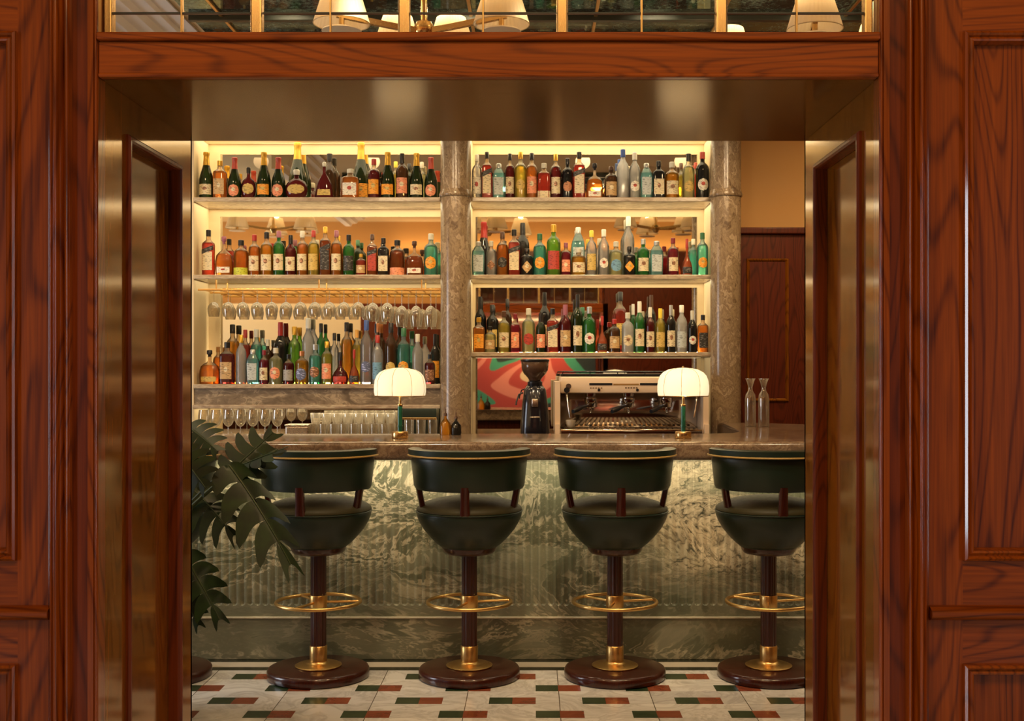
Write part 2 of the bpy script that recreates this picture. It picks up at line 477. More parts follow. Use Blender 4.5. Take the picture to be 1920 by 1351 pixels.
# antique mirrored ceiling panels framed in brass over the bar stools
def antique():
    m, nt, b = base_mat('antique_mirror')
    n = N(nt, 'ShaderNodeTexNoise', Scale=60, Detail=6.0, Roughness=0.7)
    n2 = N(nt, 'ShaderNodeTexNoise', Scale=3.0, Detail=3.0)
    tc = N(nt, 'ShaderNodeTexCoord')
    nt.links.new(tc.outputs['Object'], n.inputs['Vector']); nt.links.new(tc.outputs['Object'], n2.inputs['Vector'])
    f = mth(nt, 'ADD', mth(nt, 'MULTIPLY', n.outputs['Fac'], 0.6), mth(nt, 'MULTIPLY', n2.outputs['Fac'], 0.4))
    cr = ramp(nt, f, [(0.44, (0.010, 0.016, 0.011)), (0.52, (0.05, 0.075, 0.06)), (0.60, (0.16, 0.22, 0.18))])
    nt.nodes.remove(b)
    df = N(nt, 'ShaderNodeBsdfDiffuse'); nt.links.new(cr.outputs[0], df.inputs[0])
    gs = N(nt, 'ShaderNodeBsdfGlossy', Roughness=0.03); gs.inputs[0].default_value = (0.85, 1.0, 0.85, 1)
    mx = N(nt, 'ShaderNodeMixShader', Fac=0.16); nt.links.new(df.outputs[0], mx.inputs[1]); nt.links.new(gs.outputs[0], mx.inputs[2])
    nt.links.new(mx.outputs[0], nt.nodes['Material Output'].inputs[0])
    return m
ANT = antique()
DARKBEAM = pmat('dark_green_beam', (0.012, 0.018, 0.012), 0.35)
root = sroot('trim_1')
bm = bmesh.new(); box(bm, -1.66, 2.9, 5.25, 6.05, CEIL - 0.012, CEIL - 0.001)
new_obj('mirror_panel', bm, ANT, root)
for k, y in enumerate((5.27, 5.66, 6.03)):
    new_obj('ceiling_rib', bx(-1.66, 2.9, y - 0.02, y + 0.02, CEIL - 0.04, CEIL - 0.0125, 0.004), DARKBEAM, root)
for x in (-1.5, -0.9, -0.3, 0.3, 0.9, 1.5, 2.1, 2.7):
    new_obj('came', bx(x - 0.008, x + 0.008, 5.29, 6.01, CEIL - 0.024, CEIL - 0.013, 0.002), BRASS, root)
root = sroot('trim_2')
bm = bmesh.new()
prof = [(-2.06, 0.0), (-2.06, -0.13), (-2.00, -0.13), (-1.985, -0.105), (-1.94, -0.10), (-1.92, -0.07), (-1.86, -0.06), (-1.84, -0.035), (-1.78, -0.03), (-1.77, -0.012), (-1.70, -0.010), (-1.70, 0.0)]
A = [bm.verts.new((x, 3.35, CEIL - 0.001 + z)) for x, z in prof]; B = [bm.verts.new((x, 7.0, CEIL - 0.001 + z)) for x, z in prof]
bm.faces.new(A); bm.faces.new(B)
for i in range(len(prof)):
    j = (i + 1) % len(prof); bm.faces.new((A[i], A[j], B[j], B[i]))
new_obj('cornice', bm, WHITE, root)

# --- panelled front wall
wf = sroot('wall_front')
# solid core behind the panelling
ZT = 2.62
YU = 2.70       # the wall is thinner above the beam
for x0, x1 in ((-5.1, XL - 0.055), (XR + 0.055, 3.44)):
    new_obj('wall_core', bx(x0, x1, Dn + 0.03, Df - 0.012, 0, ZB), W_BACK, wf)
    new_obj('wall_core', bx(x0, x1, Dn + 0.03, YU, ZB, 3.34), W_BACK, wf)
new_obj('wall_core', bx(XL - 0.055, XR + 0.055, Dn + 0.03, YU, ZT, 3.34), W_BACK, wf)
# bar-side face: mahogany below, tan plaster above
for x0, x1, z in ((XR, 3.0, ZB), (-1.9, XL, ZB), (-5.1, -1.9, 1.2)):
    new_obj('wainscot', bx(x0, x1, Df - 0.012, Df, 0, z), W_BACK, wf)
new_obj('plaster_wall', bx(-5.1, -1.9, Df - 0.012, Df - 0.002, 1.2, ZB), CREAM, wf)
new_obj('wainscot', bx(XR + 0.055, 3.0, YU, YU + 0.012, ZB, 2.78), W_BACK, wf)
new_obj('wainscot', bx(XL - 0.055, XR + 0.055, YU, YU + 0.012, ZT, 2.78), W_BACK, wf)
new_obj('plaster_band', bx(XL - 0.055, 3.0, YU, YU + 0.010, 2.78, CEIL), TAN, wf)
new_obj('plaster_band', bx(-5.1, XL - 0.055, YU, YU + 0.010, ZB, CEIL), TAN, wf)

MFACE = lambda x, z, out: (x, Dn - out, z)
bol = [(0.0, 0.0), (0.001, 0.012), (0.006, 0.016), (0.010, 0.012), (0.012, 0.006), (0.018, 0.010), (0.022, 0.008), (0.027, -0.012)]
def facing(side):
    s = 1 if side == 'r' else -1
    xe = (XR if s > 0 else XL)
    far = 3.4 if s > 0 else -3.4
    stile0 = vx(1740, Dn) if s > 0 else vx(98, Dn)
    pan = vx(1805, Dn) if s > 0 else vx(33, Dn)
    pan2 = pan + s * 1.05
    lo = lambda a, b: (min(a, b), max(a, b))
    zt, zb = vz(60, Dn), vz(1050, Dn)
    zt2, zb2 = vz(1244, Dn), 0.14
    st = new_obj('stile', bx(*lo(stile0 - s * 0.02, pan), Dn, Dn + 0.03, 0.0, 3.34), W_V if s > 0 else W_V2, wf)
    new_obj('stile', bx(*lo(pan2, far), Dn, Dn + 0.03, 0.0, 3.34), W_V, wf)
    new_obj('rail', bx(*lo(pan, pan2), Dn, Dn + 0.03, zt, 3.34), W_H, wf)
    new_obj('rail', bx(*lo(pan, pan2), Dn, Dn + 0.03, zt2, zb), W_H, wf)
    new_obj('rail', bx(*lo(pan, pan2), Dn, Dn + 0.03, 0.0, zb2), W_H, wf)
    a0, a1 = lo(pan, pan2)
    for (z0, z1) in ((zb, zt), (zb2, zt2)):
        new_obj('panel', bx(a0, a1, Dn + 0.014, Dn + 0.028, z0, z1), W_V2 if s > 0 else W_V, wf)
        bm = bmesh.new(); ring_mould(bm, a0, a1, z0, z1, bol, MFACE)
        new_obj('panel_moulding', bm, W_MLD, wf)
    # chair rail: half round with a small fillet
    zc0, zc1 = vz(1161, Dn), vz(1134, Dn)
    h = zc1 - zc0
    pr = [(0, 0)] + [(0.030 * math.sin(t * PI / 10), h * (0.5 - 0.5 * math.cos(t * PI / 10))) for t in range(1, 10)] + [(0, h)]
    bm = bmesh.new()
    xa, xb = lo(stile0, far)
    A = [bm.verts.new((xa, Dn - o, zc0 + z)) for o, z in pr]; B = [bm.verts.new((xb, Dn - o, zc0 + z)) for o, z in pr]
    bm.faces.new(A); bm.faces.new(B)
    for i in range(len(pr)):
        j = (i + 1) % len(pr); bm.faces.new((A[i], A[j], B[j], B[i]))
    new_obj('chair_rail', bm, W_H, wf, smooth=50)
    # architrave in three members, d = distance from the opening edge in pixels
    def member(name, pts, mat):
        bm = bmesh.new()
        prism(bm, [(xe + s * d / 839.7, Dn - o) for d, o in pts], 0.0, 3.34)
        return new_obj(name, bm, mat, wf, smooth=40)
    arc = lambda d0, d1, o0, hgt, n=8: [(d0 + (d1 - d0) * (0.5 - 0.5 * math.cos(PI * i / n)), o0 + hgt * math.sin(PI * i / n)) for i in range(n + 1)]
    member('inner_fillet', [(0, -0.03), (0, 0.012)] + arc(0.5, 7, 0.012, 0.006) + [(8, 0.016), (19, 0.016), (20, 0.012), (20, -0.03)], W_MLD)
    member('flat_band', [(20, -0.03), (20, 0.004), (51, 0.004), (51, -0.03)], W_DK)
    member('outer_moulding', [(51, -0.03), (51, 0.008)] + arc(51.5, 62, 0.010, 0.014) + [(63, 0.012), (68, 0.020)] + arc(70, 80, 0.024, 0.010) + [(84, 0.028), (92, 0.016), (92, -0.03)], W_MLD)
facing('l'); facing('r')
# jamb linings with a deep recessed panel
def jamb(side):
    s = 1 if side == 'r' else -1
    X0 = XR if s > 0 else XL
    X1 = X0 + s * 0.055
    lo = lambda a, b: (min(a, b), max(a, b))
    if s > 0: y0, y1 = 2.76, 3.17
    else: y0, y1 = 2.80, 3.19
    zt, zb = 1.938, 0.22
    mt = W_JMB
    new_obj('jamb_stile', bx(*lo(X0, X1), Dn + 0.0305, y0, 0, ZS), mt, wf)
    new_obj('jamb_stile', bx(*lo(X0, X1), y1, Df, 0, ZB), mt, wf)
    new_obj('jamb_stile', bx(*lo(X0, X1), Dn + 0.0305, y1, ZS, ZB), mt, wf)
    new_obj('jamb_rail', bx(*lo(X0, X1), y0, y1, zt, ZS), mt, wf)
    new_obj('jamb_rail', bx(*lo(X0, X1), y0, y1, 0, zb), mt, wf)
    new_obj('jamb_panel', bx(*lo(X0 + s * 0.0255, X1 + s * 0.004), y0, y1, zb, zt), mt, wf)
    mp = lambda y, z, out: (X0 - s * out, y, z)
    pr = [(-0.016, 0.0), (-0.016, 0.006), (-0.011, 0.011), (-0.004, 0.011), (0.0, 0.006), (0.0015, 0.0), (0.0015, -0.0245)]
    bm = bmesh.new(); ring_mould(bm, y0, y1, zb, zt, pr, mp)
    new_obj('jamb_moulding', bm, W_DK, wf)
jamb('l'); jamb('r')
# beam over the opening, with ledge and bead
bmroot = sroot('trim_3')
bx0, bx1 = XL + 0.001, XR - 0.001
new_obj('beam', bx(bx0, bx1, Dn - 0.012, Df, ZS + 0.006, ZB - 0.018, 0.002), W_H, bmroot)
new_obj('ledge', bx(bx0 - 0.002, bx1 + 0.002, Dn - 0.026, Df + 0.004, ZB - 0.0175, ZB, 0.005, 3), W_H, bmroot)
new_obj('bead', bx(bx0, bx1, Dn - 0.018, Dn + 0.01, ZS, ZS + 0.010, 0.004, 3), W_H, bmroot)
new_obj('soffit', bx(bx0, bx1, Dn + 0.0102, Df, ZS - 0.0, ZS + 0.0055), W_SOF, bmroot)
# transom glazing with brass mullions
gl = bpy.data.materials.new('clear_pane'); gl.use_nodes = True
nt = gl.node_tree; nt.nodes.remove(nt.nodes['Principled BSDF'])
tr = N(nt, 'ShaderNodeBsdfTransparent'); gs = N(nt, 'ShaderNodeBsdfGlossy', Roughness=0.02); mx = N(nt, 'ShaderNodeMixShader', Fac=0.05)
nt.links.new(tr.outputs[0], mx.inputs[1]); nt.links.new(gs.outputs[0], mx.inputs[2])
nt.links.new(mx.outputs[0], nt.nodes['Material Output'].inputs[0])
win = sroot('window_1')
mull = [vx(x, Dn + 0.03) for x in (482, 758, 1054, 1352)]
edges = [XL + 0.004] + mull + [XR - 0.004]
for x in mull:
    o = new_obj('mullion', bx(x - 0.013, x + 0.013, Dn + 0.016, Dn + 0.046, ZB + 0.0005, ZT, 0.004, 2), BRASS_B, win)
for x in (edges[0] + 0.006, edges[-1] - 0.010):
    new_obj('mullion', bx(x - 0.009, x + 0.009, Dn + 0.016, Dn + 0.046, ZB + 0.0005, ZT, 0.003, 2), BRASS_B, win)
for a, b_ in zip(edges, edges[1:]):
    new_obj('pane', bx(a + 0.015, b_ - 0.015, Dn + 0.029, Dn + 0.033, ZB + 0.001, ZT), gl, win)
    xm = (a + b_) / 2 if (b_ - a) > 0.2 else None
    if xm: new_obj('glazing_bar', bx(xm - 0.002, xm + 0.002, Dn + 0.024, Dn + 0.038, ZB + 0.001, ZT, 0.001, 1), BRASS, win)
    new_obj('glazing_bar', bx(a + 0.014, b_ - 0.014, Dn + 0.026, Dn + 0.036, ZB + 0.055, ZB + 0.0585), DARKBEAM, win)

# ------------------------------------------------------------------ back bar
YF, YM = 7.75, 8.12      # shelf fronts / mirror face
YB = 8.165
Lx0, Lx1 = vx(363, YF), vx(826, YF)
Rx0, Rx1 = vx(881, YF), vx(1335, YF)
Z1, Z2, Z3R, Z3L = vz(370, YF), vz(515, YF), vz(660, YF), vz(720, YF)
ZN = 2.965               # ceiling of the shelf niches
ZC = 0.95                # work counter behind the bar
TH = 0.028
bb = empty('back_bar_cabinet', (0, 8.0, 0), 'cream back-bar shelving unit with mirrored bays and marble shelves behind the counter', 'shelving')
def bchild(name, bm, mat, smooth=None):
    bm.transform(Matrix.Translation((0, -8.0, 0)))
    return new_obj(name, bm, mat, bb, smooth)
bm = bmesh.new(); box(bm, Lx0 - 0.25, Rx1 + 0.02, YM + 0.004, YB, 0, CEIL - 0.003); bchild('back_panel', bm, CREAM)
bm = bmesh.new(); box(bm, Lx0 - 0.25, Rx1 + 0.02, YF, YM + 0.004, ZN, CEIL - 0.003); bchild('top_panel', bm, CREAM)
for (a, b_) in ((Lx0 - 0.25, Lx0), (Lx1, Rx0), (Rx1, Rx1 + 0.02)):
    bm = bmesh.new(); box(bm, a, b_, YF + 0.005, YM + 0.004, ZC + .001, ZN); bchild('side_panel', bm, CREAM)
def shelf(x0, x1, z, fascia=False):
    bm = bmesh.new(); box(bm, x0, x1, YF - 0.012, YM - 0.0125, z - TH, z, 0.004, 2)
    bm.transform(Matrix.Translation((-(x0 + x1) / 2, -7.93, -z)))
    return new_obj('marble_shelf', bm, MB_SHF, loc=((x0 + x1) / 2, 7.93, z))
for x0, x1, z, lab in ((Lx0, Lx1, Z1, 'veined marble shelf holding the champagne bottles and cognac decanters'), (Rx0, Rx1, Z1, 'veined marble shelf, topmost above the coffee machine'),
                       (Lx0, Lx1, Z2, 'veined marble shelf with the brass glass rack fixed beneath it'), (Rx0, Rx1, Z2, 'veined marble shelf, middle one above the coffee machine'),
                       (Rx0, Rx1, Z3R, 'veined marble shelf directly above the grinder and coffee machine'), (Lx0, Lx1, Z3L, 'low marble shelf on the dark marble fascia, crowded with bottles')):
    tag(shelf(x0 + .0006, x1 - .0006, z), lab, 'shelf', 'marble bottle shelves')
# marble fascia and ledge under the low bottle shelf
bm = bmesh.new(); box(bm, Lx0, Lx1, YF + 0.01, YM, Z3L - 0.135, Z3L - TH - .0006); bchild('fascia', bm, MB_FAS)
bm = bmesh.new(); box(bm, Lx0, Lx1, YF - 0.03, YM, Z3L - 0.160, Z3L - 0.135, 0.004); bchild('ledge', bm, MB_SHF)
# work counter
bm = bmesh.new(); box(bm, Lx0 - 0.25, vx(1345, 7.15), 7.15, YF + 0.002, 0, ZC - 0.031); bchild('base_cupboard', bm, W_BACK)
bm = bmesh.new(); box(bm, Lx0 - 0.25, vx(1345, 7.15), 7.13, YM - .006, ZC - 0.0305, ZC - 0.0005, 0.004); bm.transform(Matrix.Translation((0, -7.6, -ZC)))
tag(new_obj('worktop', bm, MB_TOP, loc=(0, 7.6, ZC)), 'brown marble worktop behind the bar carrying the grinder and coffee machine', 'worktop')
# mirrors with cream frames
def mirror_bay(x0, x1, z0, z1, ft, fb, fl, fr):
    bm = bmesh.new(); box(bm, x0 + fl, x1 - fr, YM - 0.004, YM + 0.003, z0 + fb, z1 - ft); bchild('mirror', bm, MIRROR)
    bm = bmesh.new()
    if ft: box(bm, x0, x1, YM - 0.012, YM + 0.003, z1 - ft, z1)
    if fl: box(bm, x0, x0 + fl, YM - 0.012, YM + 0.003, z0, z1 - ft)
    if fr: box(bm, x1 - fr, x1, YM - 0.012, YM + 0.003, z0, z1 - ft)
    if ft or fl or fr: bchild('mirror_frame', bm, CREAM)
for (x0, x1, fl, fr) in ((Lx0, Lx1, 0.08, 0.0), (Rx0, Rx1, 0.02, 0.045)):
    mirror_bay(x0, x1, Z1, ZN, 0.072, 0, fl, fr)
    mirror_bay(x0, x1, Z2, Z1 - TH, 0.052, 0, fl, fr)
mirror_bay(Lx0, Lx1, Z3L, Z2 - TH, 0.032, 0, 0.08, 0)
mirror_bay(Rx0, Rx1, Z3R, Z2 - TH, 0.03, 0, 0.02, 0.045)
mirror_bay(Rx0, Rx1, ZC, Z3R - TH, 0, 0, 0.02, 0.02)
mirror_bay(Lx0, Lx1, ZC, Z3L - 0.160, 0, 0, 0, 0)
# LED strips under and behind the shelves (real strips, warm white)
LED = (1.0, 0.80, 0.48)
def glow(x0, x1, z, p):
    area('shelf_light_panel', ((x0 + x1) / 2, (YF + YM) / 2 - 0.01, z), (0, 0, 0), x1 - x0 - 0.01, YM - YF - 0.04, p, LED)
for x0, x1 in ((Lx0, Lx1), (Rx0, Rx1)):
    glow(x0, x1, ZN - 0.003, 6.5)
    glow(x0, x1, Z1 - TH - 0.003, 5.5)
glow(Rx0, Rx1, Z2 - TH - 0.003, 4.5)
glow(Lx0, Lx1, Z2 - TH - 0.003, 3.6)
glow(Lx0, Lx1, Z3L - 0.163, 4.0)
glow(Rx0, Rx1, Z3R - TH - 0.003, 1.6)
# low strips lying at the back of each shelf, glowing up through the bottles
for (x0, x1, z, p) in ((Lx0, Lx1, Z1, 15.0), (Rx0, Rx1, Z1, 15.0), (Lx0, Lx1, Z2, 15.0), (Rx0, Rx1, Z2, 15.0), (Lx0, Lx1, Z3L, 15.0), (Rx0, Rx1, Z3R, 13.0)):
    area('shelf_led', ((x0 + x1) / 2, YM - 0.030, z + 0.003), (math.radians(128), 0, 0), x1 - x0 - 0.08, 0.014, p, LED)

# niche downlights
DL = pmat('lamp_glow', (1, 0.9, 0.7), 0.5, emis=(1.0, 0.85, 0.6), es=14)
for i, px in enumerate((665, 1073)):
    x = vx(px, 7.9)
    r = empty('downlight', (x, 7.9, ZN), 'small round recessed downlight in niche ceiling above the ' + ('champagne bottles' if i == 0 else 'coffee machine bay'), 'downlight', 'niche downlights')
    new_obj('trim_ring', lathe(bmesh.new(), [(0.026, -0.001), (0.036, -0.001), (0.036, -0.006), (0.026, -0.006), (0.026, -0.001)], 24), BRASS_B, r)
    new_obj('bulb', lathe(bmesh.new(), [(0, -0.002), (0.025, -0.002), (0.025, -0.004), (0, -0.004)], 24), DL, r)

# two marble columns with collars
for i, px in enumerate((853.5, 1363.5)):
    D = 7.60; x = vx(px, D)
    c = empty('marble_column', (x, 7.66, 0), 'veined beige marble column ' + ('between the two shelf bays' if i == 0 else 'beside the coffee machine and dark panelled wall'), 'column', 'marble columns')
    R = 0.0985
    def shaft(z0, z1): return lathe(bmesh.new(), [(0, z0), (R, z0), (R, z1), (0, z1)], 48)
    new_obj('shaft', shaft(0.0, 2.525), MB_COL, c, 40)
    new_obj('shaft', shaft(2.575, CEIL - 0.002), MB_COL, c, 40)
    new_obj('collar', lathe(bmesh.new(), [(0, 2.525), (R + 0.002, 2.525), (R + 0.010, 2.532), (R + 0.012, 2.545), (R + 0.006, 2.556), (R + 0.004, 2.566), (R + 0.001, 2.575), (0, 2.575)], 48), MB_COL, c, 50)

# back wall right of the shelving: mahogany panelling under a tan wall
wb = sroot('trim_4')
wx0 = Rx1 + 0.021
zc = vz(430, 8.15)
new_obj('wall_panelling', bx(wx0, 2.99, 8.14, 8.169, 0, zc), W_BACK, wb)
new_obj('cornice', bx(wx0, 2.99, 8.10, 8.14, zc - 0.035, zc + 0.01, 0.008, 3), W_BACK, wb)
for a, b_ in ((vx(1402, 8.14), vx(1476, 8.14)), (vx(1402, 8.14) + 0.48, vx(1476, 8.14) + 0.60)):
    mp = lambda x, z, o: (x, 8.14 - o, z)
    for z0, z1 in ((vz(750, 8.14), vz(487, 8.14)), (0.2, 0.85)):
        bm = bmesh.new(); ring_mould(bm, a, b_, z0, z1, [(-0.010, 0), (-0.008, 0.010), (0.0, 0.014), (0.008, 0.008), (0.014, -0.0005)], mp)
        new_obj('panel_moulding', bm, W_JMB, wb)

# ------------------------------------------------------------------ bar counter
bar = empty('bar_counter', (0, 5.7, 0), 'long marble bar counter with fluted green swirled front behind the stools', 'bar counter')
YP = 5.684
CT, CBt = 1.066, 0.977
def bar_child(name, bm, mat, smooth=None):
    bm.transform(Matrix.Translation((0, -5.7, 0)))
    return new_obj(name, bm, mat, bar, smooth)
# fluted front: height field of grooves with round ends
bm = bmesh.new()
pitch, zf0 = 0.0374, 0.272
xs = []
x = -3.0
nfl = int(5.3 / pitch)
cols = []
for k in range(nfl):
    c0 = -3.0 + k * pitch
    for t in (0.0, 0.10, 0.16, 0.26, 0.38, 0.5, 0.62, 0.74, 0.84, 0.90): cols.append((c0 + t * pitch, c0 + 0.5 * pitch))
zr = [0.205, zf0 - 0.017, zf0 - 0.0165]
hw = 0.36 * pitch
rows = [0.205, zf0 - hw - 0.003] + [zf0 - hw * math.cos(PI / 2 * t / 7) for t in range(0, 8)] + [0.45, 0.7, 0.955, 0.960, CBt + 0.001]
grid = []
for z in rows:
    r = []
    for (x, cx_) in cols:
        u = (x - cx_) / hw
        v = (zf0 - z) / hw if z < zf0 else 0.0
        q = u * u + v * v
        d = 0.009 * math.sqrt(max(0.0, 1 - q)) if z < 0.958 else 0.0
        r.append(bm.verts.new((x, YP + d, z)))
    grid.append(r)
for A, B in zip(grid, grid[1:]):
    for i in range(len(A) - 1): bm.faces.new((A[i], A[i + 1], B[i + 1], B[i]))
xe_ = cols[-1][0]
o = bar_child('fluted_front', bm, MB_BAR)
bm = bmesh.new(); box(bm, -3.0, xe_, YP + 0.012, 6.1, 0.0, CBt); box(bm, 1.30, 2.5, 6.1, 7.0, 0, CBt); bar_child('carcass', bm, W_BACK)
bm = bmesh.new(); box(bm, -3.0, xe_, YP - 0.012, YP + 0.012, 0.0, 0.200, 0.003); bar_child('plinth', bm, MB_BAR)
bm = bmesh.new(); box(bm, -3.0, xe_, YP - 0.018, YP + 0.01, 0.197, 0.207, 0.004, 3); bar_child('plinth_bead', bm, marble('pale_bead', [(0.3, (0.35, 0.3, 0.2)), (0.7, (0.6, 0.52, 0.36))]))
bm = bmesh.new()
outl = [(-3.1, 5.45), (2.6, 5.45), (2.6, 6.72), (2.2, 6.86), (1.86, 7.08), (1.62, 7.36), (1.42, 7.52), (1.18, 7.53), (1.16, 6.4), (1.08, 6.2), (0.95, 6.15), (-3.1, 6.15)]
prism(bm, outl, CBt, CT)
bmesh.ops.bevel(bm, geom=[e for e in bm.edges if abs(e.verts[0].co.z - e.verts[1].co.z) < 1e-6], offset=0.028, segments=6, affect='EDGES', profile=0.5)
bar_child('countertop', bm, MB_TOP, 35)

# ------------------------------------------------------------------ bar stools
def make_stool():
    r = empty('bar_stool', (0, 0, 0))
    P = lambda n, bm, m, s=40, par=None: new_obj(n, bm, m, par or r, s)
    P('base', lathe(bmesh.new(), [(0, 0), (0.222, 0), (0.230, 0.005), (0.232, 0.014), (0.231, 0.034), (0.226, 0.043), (0.216, 0.047), (0, 0.050)], 64), W_STOOL)
    P('base_flare', lathe(bmesh.new(), [(0.0, 0.049), (0.104, 0.050), (0.106, 0.054), (0.098, 0.058), (0.060, 0.062), (0.045, 0.066), (0.040, 0.072), (0.0, 0.072)], 48), BRASS)
    P('lower_collar', lathe(bmesh.new(), [(0, 0.070), (0.039, 0.070), (0.0395, 0.075), (0.0395, 0.140), (0.037, 0.143), (0, 0.143)], 40), BRASS)
    fl = lambda a, z: 1 - 0.09 * (0.5 + 0.5 * math.cos(12 * a))
    P('column', lathe(bmesh.new(), [(0, 0.142), (0.036, 0.142), (0.036, 0.57), (0, 0.57)], 96, rfun=fl), W_STOOL, 30)
    P('hub', lathe(bmesh.new(), [(0, 0.305), (0.038, 0.305), (0.040, 0.309), (0.040, 0.369), (0.038, 0.373), (0, 0.373)], 40), BRASS)
    bm = bmesh.new()
    tube(bm, [(0.190 * math.cos(2 * PI * i / 64), 0.190 * math.sin(2 * PI * i / 64), 0.341) for i in range(64)], 0.0085, 12, True)
    P('footrest_ring', bm, BRASS)
    for a in (0.25, 0.25 + PI * 2 / 3, 0.25 + PI * 4 / 3):
        P('spoke', cyl(bmesh.new(), (0.038 * math.cos(a), 0.038 * math.sin(a), 0.341), (0.188 * math.cos(a), 0.188 * math.sin(a), 0.341), 0.006, n=10), BRASS)
    P('seat_base', lathe(bmesh.new(), [(0, 0.560), (0.085, 0.560), (0.112, 0.566), (0.122, 0.578), (0.128, 0.597), (0, 0.597)], 48), W_STOOL)
    P('seat_shell', lathe(bmesh.new(), [(0, 0.594), (0.127, 0.594), (0.150, 0.612), (0.180, 0.642), (0.208, 0.676), (0.228, 0.710), (0.238, 0.735), (0.241, 0.750), (0.237, 0.758), (0, 0.758)], 64), LEATHER, 60)
    P('cushion', lathe(bmesh.new(), [(0, 0.757), (0.232, 0.757), (0.2405, 0.763), (0.2395, 0.773), (0.226, 0.785), (0.200, 0.798), (0.155, 0.812), (0.09, 0.823), (0, 0.827)], 64), LEATHER_S, 60)
    bm = bmesh.new(); tube(bm, [(0.241 * math.cos(2 * PI * i / 64), 0.241 * math.sin(2 * PI * i / 64), 0.7575) for i in range(64)], 0.0035, 8, True)
    P('welt', bm, LEATHER)
    # curved back: band from -100 to 100 degrees round the -Y side
    def band(r0, r1, z0, z1, a0=-96, a1=96, n=48, flare=0.0, th=0.03, round_=0.012):
        bm = bmesh.new(); rings = []
        for i in range(n + 1):
            a = math.radians(a0 + (a1 - a0) * i / n)
            d = Vector((math.sin(a), -math.cos(a), 0))
            ends = min(1.0, min(i, n - i) / 2.0 + 0.35)
            sec = []
            zm, hh = (z0 + z1) / 2, (z1 - z0) / 2
            for (u, v) in ((-1, -0.8), (-0.6, -1), (0.6, -1), (1, -0.8), (1, 0), (1, 0.8), (0.6, 1), (-0.6, 1), (-1, 0.8), (-1, 0)):
                zz = zm + hh * v * (0.9 + 0.1 * ends)
                rr = r0 + (r1 - r0) * ((zz - z0) / (z1 - z0))
                sec.append(bm.verts.new(d * (rr + u * th / 2 * ends) + Vector((0, 0, zz))))
            rings.append(sec)
        for A, B in zip(rings, rings[1:]):
            for k in range(10):
                j = (k + 1) % 10; bm.faces.new((A[k], A[j], B[j], B[k]))
        bm.faces.new(rings[0]); bm.faces.new(rings[-1])
        return bm
    bk = P('backrest', band(0.234, 0.250, 0.862, 1.008, th=0.034), LEATHER, 50)
    P('top_roll', band(0.246, 0.248, 1.012, 1.046, th=0.062), LEATHER, 70, bk)
    bm = bmesh.new(); tube(bm, [(0.2775 * math.sin(math.radians(a)), -0.2775 * math.cos(math.radians(a)), 1.014) for a in range(-95, 97, 4)], 0.0042, 8)
    P('piping', bm, PIPING, 60, bk)
    for a in (-70, 0, 70):
        d = Vector((math.sin(math.radians(a)), -math.cos(math.radians(a)), 0))
        s = Vector((d.y, -d.x, 0))
        bm = bmesh.new(); rings = []
        for z, rr, hw_, th in ((0.755, 0.232 if a == 0 else 0.215, 0.023, 0.011), (0.80, 0.236 if a == 0 else 0.222, 0.020, 0.012), (0.84, 0.238 if a == 0 else 0.230, 0.019, 0.012), (0.885, 0.243 if a == 0 else 0.238, 0.020, 0.012)):
            rings.append([bm.verts.new(d * (rr + v * th) + s * u * hw_ + Vector((0, 0, z))) for u, v in ((-1, -0.6), (-0.7, -1), (0.7, -1), (1, -0.6), (1, 0.6), (0.7, 1), (-0.7, 1), (-1, 0.6))])
        for A, B in zip(rings, rings[1:]):
            for k in range(8):
                j = (k + 1) % 8; bm.faces.new((A[k], A[j], B[j], B[k]))
        bm.faces.new(rings[0]); bm.faces.new(rings[-1])
        P('back_post', bm, W_STOOL, 40)
    return r
YS = 5.36
st0 = make_stool()
stools = [(597, -9, 'dark green leather swivel bar stool partly behind the tips of the monstera leaves'),
          (880, -1.5, 'dark green leather bar stool standing under the orange and black bitters bottles'),
          (1153, 2.5, 'dark green leather bar stool standing squarely in front of the coffee machine'),
          (1441, 4, 'dark green leather bar stool cut off by the panelled jamb, below the carafes'),
          (300, -6, 'dark green bar stool mostly hidden behind the plant and jamb')]
for i, (px, rz, lab) in enumerate(stools):
    o = st0 if i == 0 else copy_tree(st0)
    o.location = (vx(px, YS), YS, 0); o.rotation_euler = (0, 0, math.radians(rz))
    tag(o, lab, 'bar stool', 'leather bar stools along the counter')
#PART2

